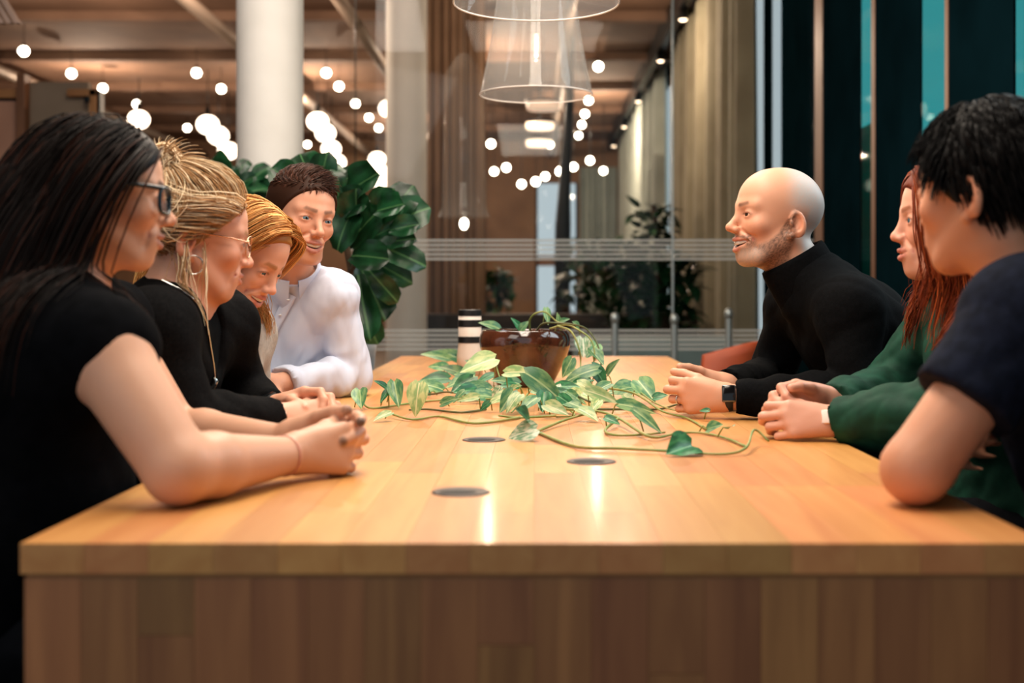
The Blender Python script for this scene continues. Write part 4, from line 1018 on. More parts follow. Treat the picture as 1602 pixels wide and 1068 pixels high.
def torso(S, J, g=0.0, k=.06, hw=.165, dp=.108, belly=.0, sc=(.053, .050)):
    wv = unit(J['shL']-J['shR']); up = unit(J['neck']-J['belly']); fw = unit(np.cross(wv, up)); wv = np.cross(up, fw)
    R = np.stack([wv, fw, up], 1)
    S.ell(J['chest'], (hw, dp, .165), R, 0, grow=g)
    up2 = unit(J['chest']-J['pelvis']); R2 = np.stack([wv, unit(np.cross(up2, wv)), up2], 1)
    S.ell(J['belly'], (hw*.90+belly*.5, dp*1.0+belly, .16), R2, k, grow=g)
    S.ell(J['pelvis'], (hw*1.03, dp*1.15, .13), None if False else np.stack([wv, unit(np.cross(V3(0, 0, 1), wv)), V3(0, 0, 1)], 1), k, grow=g)
    for sd in ('shL', 'shR'):
        S.cone(J['neck']+(J['chest']-J['neck'])*.12, J[sd], .050, sc[0], .05, grow=g)       # trapezius to shoulder
        S.cone(J['chest']+(J[sd]-J['chest'])*.35, J[sd], .075, sc[1], .05, grow=g)
    return R
def arm(S, J, sd, r=(.050, .044, .038, .027), g=(0, 0, 0, 0), k=.03, upto=1.0, kf=.012):
    sh, el, wr = J['sh'+sd], J['el'+sd], J['wr'+sd]; m1 = (sh+el)/2
    if upto < 1: S.cone(sh, sh+(el-sh)*upto, r[0]+g[0], r[0]+g[0]+(r[1]+g[1]-r[0]-g[0])*upto, k); return
    S.cone(sh, el, r[0]+g[0], r[1]*.98+g[1], k); fm = el+(wr-el)*.28
    S.cone(el, fm, r[1]*.95+g[1], r[2]+.004+g[2], kf); S.cone(fm, wr, r[2]+.004+g[2], r[3]+g[3], kf)
def settle(V):
    """rest on the table top: nothing sinks into the board"""
    m_ = (np.abs(V[:, 0]) < TX+.002) & (V[:, 1] > TY0) & (V[:, 1] < TY1) & (V[:, 2] < TABZ+.0006) & (V[:, 2] > TABZ-.034)
    V = V.copy(); V[m_, 2] = TABZ+.0006; return V
def finish_body(p, J, S, H, zones, tone, pr, hc=.009, hf=.0030):
    V, F = S.mesh(hc); parts = []
    zs = [(np.array(a), np.array(b)) for a, b in zones]
    keep = np.ones(len(F), bool)
    for a, b in zs:
        ins = ((V > a+hc*.9) & (V < b-hc*.9)).all(1); keep &= ~ins[F].all(1)
    parts.append(compact(V, F[keep]))
    for a, b in zs: parts.append(S.mesh(hf, a, b))
    VV = []; FF = []; o_ = 0
    for v, f in parts: VV.append(v); FF.append(f+o_); o_ += len(v)
    V = np.vstack(VV); F = np.vstack(FF)
    C_ = skin_colors(V, H, tone, pr); V = settle(V)
    for pos, r, c in pr.get('spots', ()):
        m_ = np.clip(1.6-np.linalg.norm(V-np.array(pos), axis=1)/r, 0, 1); m_ = np.clip(m_*1.6, 0, 1)[:, None]; C_ = C_*(1-m_)+np.array(lin(c))*m_
    return mesh('body', V-np.array(loc_of(p)), F, M_skin, p, cols=C_)
M_skin = mat('skin', '#d09a7e', 0.46, attr='Col', sss=0.06, bump=(350, 0.08, 0.001), spec=0.4)
def cloth(name, p, S, m, h=.006, amp=.004, scale=28, seed=1.0, stretch=(1, 1, 1), smooth=2, extra=None):
    V, F = S.mesh(h); V = relax(V, F, smooth, .5); N_ = vnormals(V, F)
    d = amp*fold_noise(V, scale, seed, stretch)+amp*.22*fold_noise(V, scale*2.3, seed+2, stretch)
    if extra is not None: d = d+extra(V)
    V = settle(V+N_*d[:, None])
    return mesh(name, V-np.array(loc_of(p)), F, m, p)
def legs(p, J, m, tx):
    """seated thighs under the table and shins to the floor"""
    S = Shape(); pel = J['pelvis']; wv = unit(J['shL']-J['shR']); wv = unit(V3(wv[0]*.3, wv[1], 0))
    for q in (-1, 1):
        hip = pel+wv*q*.085+V3(0, 0, -.02); knee = V3(hip[0]+tx*.40, hip[1]+q*.0, .53); ank = V3(knee[0]-tx*.03, knee[1], .08)
        S.cone(hip, knee, .082, .058, .04); S.cone(knee, ank, .056, .042, .02); S.cone(ank, ank+V3(tx*.12, 0, -.035), .045, .035, .02)
    S.ell(pel+V3(0, 0, -.01), (.16, .17, .115), None, .05)
    V, F = S.mesh(.012); return mesh('trousers', V-np.array(loc_of(p)), F, m, p)

# ------------------------------------------------------------------ hair
def grow_hair(S, roots, dirs, lens, nseg, field, clear, stiff=.6):
    P = roots.copy(); d = dirs.copy(); out = [P.copy()]; st = (lens/nseg)[:, None]
    for i in range(nseg):
        t = (i+1)/nseg; tgt = field(P, t); d = d*stiff+tgt*(1-stiff); d /= np.linalg.norm(d, axis=1, keepdims=True)+1e-9
        Pn = P+d*st
        if S is not None:
            for _ in range(2):
                ds = S.at(Pn); m_ = ds < clear
                if m_.any(): g = S.grad(Pn[m_]); Pn[m_] += g*(clear[m_]-ds[m_])[:, None]
        d = Pn-P; d /= np.linalg.norm(d, axis=1, keepdims=True)+1e-9; P = Pn; out.append(P.copy())
    return np.stack(out, 1)
def hair_mesh(name, p, strands, rad, m, base, var, seed=0, extra=(), sides=4, tip=.25, cols2=None, dark_root=0.0):
    r2 = np.random.default_rng(seed); N_, S_, _ = strands.shape
    t = np.linspace(0, 1, S_); pro = np.minimum(1, .45+t*4)*(1-(1-tip)*t**2.2)
    R = rad*r2.uniform(.6, 1.3, N_)[:, None]*pro[None]
    V, F = tube_data(strands, R, sides, flat=.6)
    b = np.array(lin(base)); jit = r2.uniform(1-var, 1+var, N_)[:, None]*np.ones(3); c = b*jit
    if cols2 is not None:
        pick = r2.uniform(0, 1, N_) < cols2[1]; c[pick] = np.array(lin(cols2[0]))*jit[pick]
    shade = np.ones(S_)-dark_root*(1-t)**3
    C_ = np.repeat((c[:, None, :]*shade[None, :, None]).reshape(-1, 3), sides, axis=0)
    for v, f in extra:
        F = np.vstack([F, f+len(V)]); V = np.vstack([V, v]); C_ = np.vstack([C_, np.tile(b*.80, (len(v), 1))])
    return mesh(name, V-np.array(loc_of(p)), F, m, p, cols=np.clip(C_, 0, 1))
def hair_mat(name, rough=.5, spec=.14): return mat(name, '#808080', rough, attr='Col', spec=spec)
M_hair = hair_mat('hair')
def scalp_points(H, n, hairline, seed=0, c=(0, -.014, .034), r=(.0745, .097, .084)):
    r2 = np.random.default_rng(seed); out = []
    while len(out) < n:
        v = r2.normal(size=3); v /= np.linalg.norm(v); q = np.array(c)+v*np.array(r)
        if hairline(*q): out.append(q)
    return np.array(out)
def scalp_cap(H, grow, cuts, h=.004, more=None):
    S = Shape(); s = H[2]; S.ell(hp(H, (0, -.014, .034)), (np.array((.0745, .097, .084))+grow)*s, H[1]); S.ell(hp(H, (0, .032, .036)), (np.array((.057, .052, .058))+grow)*s, H[1], .03*s)
    if more: more(S)
    for p_, n_, c_, rad in cuts: S.half(hp(H, p_), H[1] @ np.array(n_, float), hp(H, c_), rad)
    return S.mesh(h)
def drop(H, st, test):
    L_ = ((st-H[0]) @ H[1])/H[2]; return st[~test(L_[..., 0], L_[..., 1], L_[..., 2]).any(1)]
def clear_face(H, st, y0=.045, z0=.035, w_=.066, keep=None):
    L_ = ((st-H[0]) @ H[1])/H[2]; bad = ((L_[..., 1] > y0) & (L_[..., 2] < z0) & (np.abs(L_[..., 0]) < w_)).any(1)
    return st[~bad]
def face_guard(S, H, w_=.078, y0=.070, ry=.062):
    S.ell(hp(H, (0, y0, -.045)), np.array((w_, ry, .105))*H[2], H[1]); return S
def to_world(H, Q): return H[0]+(np.asarray(Q)*H[2]) @ H[1].T
def dir_world(H, D): return np.asarray(D) @ H[1].T
# ------------------------------------------------------------------ the cast
def person(x, y, label):
    return empty('person', (x, y, 0), label, 'person', None)
def zone_head(H): return (H[0]+V3(-.145, -.145, -.19), H[0]+V3(.145, .145, .14))
def zone_pts(infos, wr, pad=.03):
    P = np.array([q for inf in infos for v in inf.values() for q in v]+[np.array(w_) for w_ in wr]); return (P.min(0)-pad, P.max(0)+pad)
def nails(p, infos, H_, m, frac=1.0):
    for inf in infos:
        for key in 'imrpt':
            a, b = inf[key][-2], inf[key][-1]
def jj(**k): return {a: np.array(b, float) for a, b in k.items()}
def neck_op(S, J, H, r=.054, g=0.0, top=(0, -.028, -.070)):
    S.cone(J['neck']+V3(0, 0, -.02), hp(H, top), r+.006+g, r+g, .03)
M_trous = mat('trousers_black', '#0b0c0e', 0.8, spec=.04, noise=(40, '#0c0d10', '#15161a'))
def knit(name, c1, c2, sc=160, rough=.85, sheen=.0): return mat(name, c1, rough, noise=(sc, c1, c2), bump=(sc*2.2, .25, .002), sheen=sheen, spec=.04)

def watch(p, c, axis, out, r, face_c, strap_c, case_c, w=.030, l=.036, name='watch'):
    a = unit(axis); o = unit(np.array(out)-a*np.dot(out, a)); t = np.cross(a, o); b = np.array(loc_of(p))
    P = [np.array(c)+(o*math.cos(q)+t*math.sin(q))*r for q in np.linspace(0, 2*math.pi, 25)]
    V, F = tube_data(np.array(P), np.full(25, .009), 8); 
    # flatten strap radially
    d = V-np.array(c); ax = (d@a)[:, None]*a; rd = d-ax; ln = np.linalg.norm(rd, axis=1, keepdims=True); V = np.array(c)+ax+rd/ln*(r+(ln-r)*.22)
    st = mesh('watch_strap', V-b, F, mat('strap_'+strap_c[1:], strap_c, .5), p)
    cc = np.array(c)+o*(r+.003); V = []
    bv, bf = box_data((-w/2, -l/2, -.004), (w/2, l/2, .005), .003)
    wc = mesh('watch_case', [cc+a*v[0]+t*v[1]+o*v[2]-b for v in bv], bf, mat('case_'+case_c[1:], case_c, .2, .9), p)
    bv, bf = box_data((-w*.42, -l*.44, .0052), (w*.42, l*.44, .0062), .0004)
    wf_ = mesh('watch_face', [cc+a*v[0]+t*v[1]+o*v[2]-b for v in bv], bf, mat('dial_'+face_c[1:], face_c, .12), p); wc.parent = st; wf_.parent = st
def ring(p, c, axis, r, rad, m, name='ring', flat=1.0):
    a = unit(axis); o = unit(np.cross(a, V3(.3, .2, .9))); t = np.cross(a, o)
    P = np.array([np.array(c)+(o*math.cos(q)+t*math.sin(q))*r for q in np.linspace(0, 2*math.pi, 25)])
    V, F = tube_data(P, np.full(25, rad), 6); return mesh(name, V-np.array(loc_of(p)), F, m, p)
M_gold = mat('rose_gold', '#d8a98c', .25, .9); M_silver = mat('silver', '#d8d8d4', .2, .95)
def march(S, p0, d, n=200, st=.003):
    p0 = np.array(p0, float); d = unit(d)
    for i in range(n):
        if S.at(p0[None])[0] <= 0: return p0
        p0 = p0+d*st
    return p0
def glasses(p, H, m, rad, lens_m, w=.024, hgt=.019, temple_z=.004, rect=.6):
    b = np.array(loc_of(p)); g = []
    fr = []
    for q in (-1, 1):
        P = []
        for a in np.linspace(0, 2*math.pi, 33):
            ca, sa = math.cos(a), math.sin(a); ca = math.copysign(abs(ca)**rect, ca); sa = math.copysign(abs(sa)**rect, sa)
            x = q*.033+w*ca; P.append(hp(H, (x, .103-.35*abs(x)**1.0*.35-abs(x)**2*4, -.004+hgt*sa)))
        V, F = tube_data(np.array(P), np.full(33, rad), 6); fr.append((V, F))
        g.append(mesh('lens', np.array(P[:-1])-b, [list(range(32))], lens_m, p, False))
        P = smooth_line([hp(H, (q*.057, .085, temple_z)), hp(H, (q*.070, .05, temple_z+.002)), hp(H, (q*.079, .0, temple_z+.002)), hp(H, (q*.079, -.018, temple_z-.002))], 12)
        V, F = tube_data(P, np.full(12, rad*1.15), 6, flat=1.0); fr.append((V, F))
    P = smooth_line([hp(H, (-.010, .099, .0)), hp(H, (0, .103, .004)), hp(H, (.010, .099, .0))], 8); fr.append(tube_data(P, np.full(8, rad), 6))
    VV = np.vstack([v for v, f in fr]); FF = []; o_ = 0
    for v, f in fr: FF.append(f+o_); o_ += len(v)
    fo = mesh('glasses_frame', VV-b, np.vstack(FF), m, p)
    for o in g: o.parent = fo
LENS = glass_mat('lens_glass', (.96, .96, .95), .05, .02, 1.2)
HLY = ([-.115, -.09, -.045, -.01, .02, .05, .085], [-.075, -.07, -.03, -.005, .022, .052, .064])
def hairline_long(x, y, z): return z > np.interp(y, *HLY)+.004
def cap_cuts(fz=.060, lo=-.065): return [((0, .080, fz), (0, .72, -.69), (0, 0, 0), .35), ((0, 0, lo), (0, 0, -1), (0, 0, 0), .35)]

# ---- bald man in the black turtleneck ---------------------------------------------------------------
def limb_rings(J, sides, amp, f):
    def ex(V):
        d = np.zeros(len(V))
        for sd in sides:
            a, b = J['el'+sd], J['wr'+sd]; t = ((V-a)@(b-a))/((b-a)@(b-a)); q = np.linalg.norm(V-(a+np.clip(t, 0, 1)[:, None]*(b-a)), axis=1)
            d += amp*np.sin(t*f+V[:, 2]*60+2*np.sin(V[:, 1]*40))*smst(-q, -.09, -.06)*smst(t, -.15, .1)*smst(-t, -1.1, -.6)
        return d
    return ex
def bald_man():
    H = head_frame(W(1213, 342, 3.0), 192, 6, 0, 1.03)
    J = jj(pelvis=(.93, 3.0, .57), belly=(.885, 3.0, .74), chest=(.765, 3.0, .905), neck=(.652, 3.0, 1.055), shL=(.695, 2.815, .975), shR=(.655, 3.19, .985),
           elL=(.695, 2.76, .792), wrL=(.432, 2.80, .787), elR=(.60, 3.27, .79), wrR=(.445, 2.965, .80))
    p = person(.93, 3.0, 'person in a black turtleneck with a smartwatch, laughing, forearms on the table')
    S = Shape(); head_shape(S, H, smile=1, mouth_open=1.0, nose=1.08, jaw=1.12, brow=1.15, eye_open=.6, ey=.010)
    neck_op(S, J, H, .060); torso(S, J, -.010, hw=.175, dp=.115, belly=.01); arm(S, J, 'L'); arm(S, J, 'R')
    i1 = hand_shape(S, J['wrL']+V3(-.015, 0, 0), (-1, .10, .04), (.12, 1, -.05), {'i': (.75, 1.15, .5), 'm': (.78, 1.2, .5), 'r': (.8, 1.2, .5), 'p': (.8, 1.15, .5)}, (.45, .8, .5), 1.03, .05, 1)
    i2 = hand_shape(S, J['wrR']+V3(-.012, 0, .0), (-.98, -.22, .05), (.2, -1, -.05), {'i': (.55, 1.2, .5), 'm': (.6, 1.2, .5), 'r': (.6, 1.2, .5), 'p': (.6, 1.1, .5)}, (.38, .85, .30), .98, .05, -1)
    finish_body(p, J, S, H, [zone_head(H), zone_pts([i1, i2], [J['wrL']])], '#d8a082', dict(beard='#4f3a30', stubble_window_light='#b4b6b4', brow_col='#4a3024', lips='#b0645a', smile=1, mo=1.0))
    for q in (-1, 1): eye_mesh(p, H, q, '#3a2a20')
    teeth_mesh(p, H, 1, 1.0)
    T_ = Shape(); torso(T_, J, .014, hw=.175, dp=.115, belly=.01); g = (.016, .014, .012, .011)
    arm(T_, J, 'L', g=g); arm(T_, J, 'R', g=g)
    KB = knit('knit_black', '#08090a', '#0e0f11')
    nb = np.array(W(1264, 446, 3.0)); nt = np.array(W(1240, 404, 3.0)); ax = unit(nt-nb); L_ = np.linalg.norm(nt-nb)
    T_.cone(nb-ax*.03, nb+ax*.02, .085, .070, .03)
    for sd in 'LR':
        d = unit(J['wr'+sd]-J['el'+sd]); T_.half(J['wr'+sd]-d*.012, d, J['wr'+sd]+d*.05, .068)
    sw = cloth('turtleneck_sweater', p, T_, KB, .006, .0035, 22, 1.0, extra=limb_rings(J, 'LR', .003, 26))
    collar_mesh('rolled_collar', p, nb, ax, V3(-1, 0, -.3), [(.074, -.03), (.0745, .0), (.0735, L_*.5), (.0725, L_*.9), (.070, L_+.004), (.066, L_+.005), (.063, L_*.9), (.062, L_*.3)], KB, 1.13, 56, .006).parent = sw
    legs(p, J, M_trous, -1)
    d = unit(J['wrL']-J['elL']); watch(p, J['wrL']+d*.006, d, (-.2, -1, .35), .0295, '#08090b', '#16171a', '#6f7478', .030, .038)
    ring(p, (i1['r'][0]+i1['r'][1])/2, i1['r'][1]-i1['r'][0], .0108, .0016, M_silver, 'wedding_ring')
bald_man()

# ---- red haired woman in the green blouse -----------------------------------------------------------
def red_woman():
    H = head_frame(W(1484, 347, 2.45), 174, 2, 0, .97)
    J = jj(pelvis=(.93, 2.45, .57), belly=(.92, 2.45, .72), chest=(.89, 2.45, .855), neck=(.865, 2.45, 1.01), shL=(.87, 2.285, .97), shR=(.85, 2.62, .97),
           elL=(.70, 2.27, .795), wrL=(.565, 2.385, .777), elR=(.74, 2.68, .80), wrR=(.585, 2.50, .795))
    p = person(.93, 2.45, 'person in a dark green blouse with a leather strap watch, hands clasped')
    S = Shape(); head_shape(S, H, smile=.5, mouth_open=.15, nose=.85, jaw=.92, brow=.8, eye_open=.75)
    neck_op(S, J, H, .047); torso(S, J, -.008, hw=.15, dp=.10); arm(S, J, 'L', (.042, .037, .033, .024)); arm(S, J, 'R', (.042, .037, .033, .024))
    i1 = hand_shape(S, J['wrL']+V3(-.012, 0, 0), (-1, .12, .02), (.1, .92, -.40), {'i': (.35, 1.1, .5), 'm': (.45, 1.15, .5), 'r': (.5, 1.2, .5), 'p': (.55, 1.1, .5)}, (.45, .8, .4), .95, .06, 1)
    i2 = hand_shape(S, J['wrR']+V3(-.012, 0, .012), (-.97, -.22, .12), (.2, -.75, -.6), {'i': (.45, 1.3, .6), 'm': (.5, 1.3, .6), 'r': (.5, 1.3, .6), 'p': (.5, 1.2, .5)}, (.5, .8, .4), .95, .06, -1)
    finish_body(p, J, S, H, [zone_head(H), zone_pts([i1, i2], [J['wrL']])], '#d8a088', dict(brow_col='#8a5236', lips='#b4605a', smile=.5, mo=.15))
    for q in (-1, 1): eye_mesh(p, H, q)
    T_ = Shape(); torso(T_, J, .018, hw=.15, dp=.10); g = (.022, .026, .026, .020)
    for sd in 'LR':
        arm(T_, J, sd, (.042, .037, .033, .024), g); d = unit(J['wr'+sd]-J['el'+sd]); w_ = J['wr'+sd]
        T_.cone(w_-d*.06, w_-d*.02, .052, .040, .01); T_.half(w_-d*.020, d, w_+d*.05, .068)
    T_.cone(J['neck']+V3(.01, 0, -.02), hp(H, (0, -.03, -.12)), .07, .062, .03); T_.cone(hp(H, (0, .0, -.14)), J['chest']+V3(-.16, 0, .08), .035, .02, .01, True)
    T_.half(hp(H, (0, 0, -.128)), H[1][:, 2], hp(H, (0, 0, -.05)), .09)
    cloth('blouse', p, T_, mat('blouse_green', '#0f3a2c', .75, spec=.25, noise=(30, '#0b3024', '#144534')), .006, .006, 26, 3.0)
    legs(p, J, M_trous, -1)
    d = unit(J['wrL']-J['elL']); watch(p, J['wrL']+d*.004, d, (-.1, -1, .35), .0265, '#efe2dc', '#4a2a20', '#d9b6a4', .026, .028)
    # hair
    C0 = Shape(); C0.ops = S.ops[:12]+T_.ops[:14]; face_guard(C0, H, .066, .105, .056)
    def field(P, t):
        L_ = hl(H, P); back = dir_world(H, V3(0, -1, 0)); out = dir_world(H, np.stack([np.sign(L_[:, 0]), 0*L_[:, 0], 0*L_[:, 0]], 1))
        return V3(0, 0, -1)+back*(.10*(1-t))+out*.20*(t < .3)
    q = scalp_points(H, 3000, hairline_long, 2); s0 = np.sign(q[:, 0]+.004)[:, None]
    dirs = dir_world(H, unitN(np.hstack([s0*.9, -.25+0*s0, .25+0*s0])))
    st = grow_hair(C0, to_world(H, q), dirs, rng.uniform(.24, .34, len(q)), 11, field, rng.uniform(.003, .018, len(q)), .5); st = clear_face(H, st, .064, .045, .066); st = drop(H, st, lambda x, y, z: (y > .085) | ((x > 0) & (y > .05) & (z < .05)))
    tt_ = np.linspace(0, 1, 12); ph = rng.uniform(0, 6.28, (len(st), 1)); st = st+(np.sin(ph*.35+tt_[None]*10)*tt_[None]**2*.014)[..., None]*V3(1, -.3, 0)+(np.sin(ph+tt_[None]*8)*tt_[None]**2*.010)[..., None]*V3(.3, 1, 0)
    C2 = Shape(); C2.ops = S.ops[:12]; nb_ = 700
    qb = np.stack([rng.normal(.010, .008, nb_), rng.uniform(.0, .082, nb_), np.full(nb_, .10)], 1); Rb = to_world(H, qb)
    for _ in range(5): Rb = Rb-C2.grad(Rb)*(C2.at(Rb)-.004)[:, None]
    sg = np.where(rng.uniform(0, 1, nb_) < .7, -1.0, 1.0)[:, None]
    fb_ = lambda P, t: dir_world(H, np.hstack([sg*(.95 if t < .35 else .12), np.full_like(sg, -.10 if t < .5 else -.20), np.full_like(sg, -.45 if t < .3 else -1.0)]))
    sb_ = grow_hair(C2, Rb, dir_world(H, unitN(np.hstack([sg, 0*sg+.1, 0*sg+.1]))), rng.uniform(.22, .30, nb_), 11, fb_, rng.uniform(.004, .014, nb_), .55)
    st = np.concatenate([st, sb_])
    hair_mesh('hair', p, st, .0018, M_hair, '#6e2c15', .30, 2, [scalp_cap(H, .006, cap_cuts())], cols2=('#96451f', .3), sides=3)
def unitN(v): return v/(np.linalg.norm(v, axis=1, keepdims=True)+1e-12)
red_woman()

# ---- person with short black hair in the navy t-shirt -----------------------------------------------
def navy_person():
    H = head_frame(W(1541, 298, 1.85), 127, -2, 0, 1.03)
    J = jj(pelvis=(.90, 1.87, .57), belly=(.86, 1.87, .72), chest=(.795, 1.86, .865), neck=(.72, 1.84, 1.02), shL=(.655, 1.70, .985), shR=(.77, 2.03, .985),
           elL=(.497, 1.665, .788), wrL=(.615, 1.90, .782), elR=(.90, 2.10, .78), wrR=(.80, 2.0, .60))
    p = person(.90, 1.87, 'person in a navy t-shirt leaning one elbow on the table')
    S = Shape(); head_shape(S, H, smile=.2, nose=.6, jaw=.95, brow=.6)
    neck_op(S, J, H, .053); torso(S, J, hw=.165, dp=.108); arm(S, J, 'L', (.050, .046, .038, .027)); arm(S, J, 'R', (.050, .044, .038, .027))
    i1 = hand_shape(S, J['wrL']+V3(.005, .012, 0), (.35, .93, .0), (.93, -.35, -.2), (.5, .7, .4), (.5, .6, .4), 1, .06, 1)
    i2 = hand_shape(S, J['wrR']+V3(-.0, -.012, 0), (-.2, -.97, .0), (0, -.2, -1), (.4, .5, .3), (.5, .6, .4), 1, .06, -1)
    finish_body(p, J, S, H, [zone_head(H)], '#c98f70', dict(brow_col='#1a1210', lips='#a8645a', smile=.2))
    T_ = Shape(); torso(T_, J, .016, hw=.165, dp=.108, sc=(.060, .056))
    for sd in 'LR':
        a, b = J['sh'+sd], J['el'+sd]; arm(T_, J, sd, (.050, .046, .038, .027), (.020, .026, 0, 0), upto=.60); d = unit(b-a); T_.half(a+(b-a)*.58, d, a+(b-a)*.58+d*.08, .11)
    ax = unit(hp(H, (0, -.028, -.07))-J['neck']); T_.cone(J['neck']-ax*.04, J['neck']+ax*.035, .085, .066, .03); T_.half(J['neck']+ax*.030, ax, J['neck']+ax*.09, .10)
    cloth('t_shirt', p, T_, mat('jersey_navy', '#12151f', .85, spec=.06, noise=(60, '#121620', '#1c2130')), .006, .004, 20, 5.0)
    legs(p, J, M_trous, -1)
    for q in (-1, 1): eye_mesh(p, H, q, '#2a1a12')
    hly = ([-.115, -.095, -.05, -.02, .0, .03, .05, .085], [-.095, -.085, -.055, -.020, .012, .020, .045, .055])
    q = scalp_points(H, 3600, lambda x, y, z: z > np.interp(y, *hly), 7); nrm = unitN((q-V3(0, -.014, .034))/np.array((.0745, .097, .084))**2)
    fw = np.where(q[:, 1:2] > -.01, .25, -.2); dirs = dir_world(H, unitN(nrm*.15+np.hstack([0*fw, fw, -.6+0*fw])))
    C0 = Shape(); C0.ops = S.ops[:3]
    def field(P, t): L_ = hl(H, P); return dir_world(H, unitN(np.stack([0*L_[:, 0], np.where(L_[:, 1] > 0, .15, -.35), -.9+0*L_[:, 0]], 1)))
    st = grow_hair(C0, to_world(H, q), dirs, rng.uniform(.024, .040, len(q)), 5, field, rng.uniform(.003, .014, len(q)), .5)
    st = drop(H, st, lambda x, y, z: (y > .089) | ((y > .06) & (z < .035)))
    cuts = [((0, .083, .052), (0, .80, -.60), (0, 0, 0), .35), ((0, 0, -.085), (0, 0, -1), (0, 0, 0), .35), ((0, .02, -.005), (0, .75, -.65), (0, 0, 0), .35)]
    hair_mesh('hair', p, st, .0022, M_hair, '#0a0808', .3, 7, [scalp_cap(H, .007, cuts)], tip=.3, sides=3)
navy_person()

# ---- brunette with long dark hair and glasses --------------------------------------------------------
def brunette():
    H = head_frame(W(160, 307, 1.95), 22, -2, 0, .965)
    J = jj(pelvis=(-.83, 1.86, .57), belly=(-.755, 1.86, .72), chest=(-.735, 1.87, .865), neck=(-.715, 1.93, 1.015), shR=(-.590, 1.740, .940), shL=(-.70, 2.09, .965),
           elR=(-.462, 1.662, .788), wrR=(-.360, 1.875, .779), elL=(-.60, 2.13, .785), wrL=(-.395, 2.02, .782))
    p = person(-.83, 1.86, 'person in a black sleeveless top and dark glasses, hands clasped')
    S = Shape(); head_shape(S, H, smile=.6, mouth_open=.2, nose=1.0, jaw=.95, brow=.8)
    ar = (.056, .046, .040, .027)
    neck_op(S, J, H, .050); torso(S, J, hw=.175, dp=.125, belly=.02); J2 = dict(J); J2['shR'] = J['shR']+(J['elR']-J['shR'])*.02+V3(.004, -.014, .004); arm(S, J2, 'R', ar); arm(S, J, 'L', (.050, .042, .037, .026))
    cur = {'i': (.55, .95, .5), 'm': (.6, 1.0, .5), 'r': (.65, 1.0, .5), 'p': (.7, 1.0, .5)}
    i1 = hand_shape(S, J['wrR']+V3(.008, .010, .002), (.80, .60, .02), (-.60, .80, -.15), cur, (.4, .9, .4), 1.0, .07, -1)
    i2 = hand_shape(S, J['wrL']+V3(.012, -.004, .006), (.96, -.28, .08), (-.28, -.95, -.2), {'i': (.3, .6, .3), 'm': (.55, 1.0, .5), 'r': (.6, 1.0, .5), 'p': (.6, 1.0, .5)}, (.45, .9, .3), 1.0, .07, 1)
    sp = [(i[k][-1], .0062, '#1c1016') for i in (i1, i2) for k in 'imrpt']
    finish_body(p, J, S, H, [zone_head(H), zone_pts([i1, i2], [J['wrR'], J['wrL']])], '#d0a085', dict(brow_col='#3a2620', lips='#a8605a', smile=.6, mo=.2, spots=sp), hc=.006)
    for q in (-1, 1): eye_mesh(p, H, q)
    T_ = Shape(); torso(T_, J, .012, hw=.175, dp=.125, belly=.02, sc=(.056, .052)); T_.cone(J['belly'], J['pelvis'], .15, .16, .05)
    nt = hp(H, (0, -.02, -.13)); T_.cone(nt+V3(.02, 0, .0), J['chest']+V3(.17, 0, .10), .055, .03, .01, True)
    cloth('sleeveless_top', p, T_, mat('top_black', '#07080a', .9, spec=.03, noise=(40, '#060709', '#0c0d10')), .006, .004, 18, 6.0)
    legs(p, J, M_trous, 1)
    glasses(p, H, mat('frame_bluegrey', '#22343f', .25), .0032, LENS, .026, .020, .014, .55)
    wd = unit(J['wrR']-J['elR']); ring(p, J['wrR']-wd*.012, wd, .0295, .0015, mat('bracelet_pink', '#d89a88', .4), 'bracelet')
    gm = (i2['m'][0]*.4+i2['m'][1]*.6)+V3(0, 0, .012); V, F = sphere_data(.0085, 12, 8); mesh('pearl_ring', np.array(V)+gm-np.array(loc_of(p)), F, mat('pearl', '#f4efe8', .15), p)
    C0 = Shape(); C0.ops = S.ops[:12]+T_.ops[:8]; face_guard(C0, H, .076, .078, .064)
    def field(P, t):
        L_ = hl(H, P); back = dir_world(H, V3(0, -1, 0)); out = dir_world(H, np.stack([np.sign(L_[:, 0]), 0*L_[:, 0], 0*L_[:, 0]], 1))
        return V3(0, 0, -1)+back*(.75*max(0, 1-t*1.3))+out*.20*(t < .3)
    q = scalp_points(H, 3700, hairline_long, 4); s0 = np.sign(q[:, 0]+.003)[:, None]
    dirs = dir_world(H, unitN(np.hstack([s0*.7, -.8+0*s0, .25+0*s0])))
    st = grow_hair(C0, to_world(H, q), dirs, rng.uniform(.42, .56, len(q)), 13, field, rng.uniform(.002, .018, len(q)), .5); st = clear_face(H, st, .036, .045, .09)
    hair_mesh('hair', p, st, .0019, M_hair, '#120a08', .35, 4, [scalp_cap(H, .006, cap_cuts())], cols2=('#34190f', .22), sides=3)
brunette()

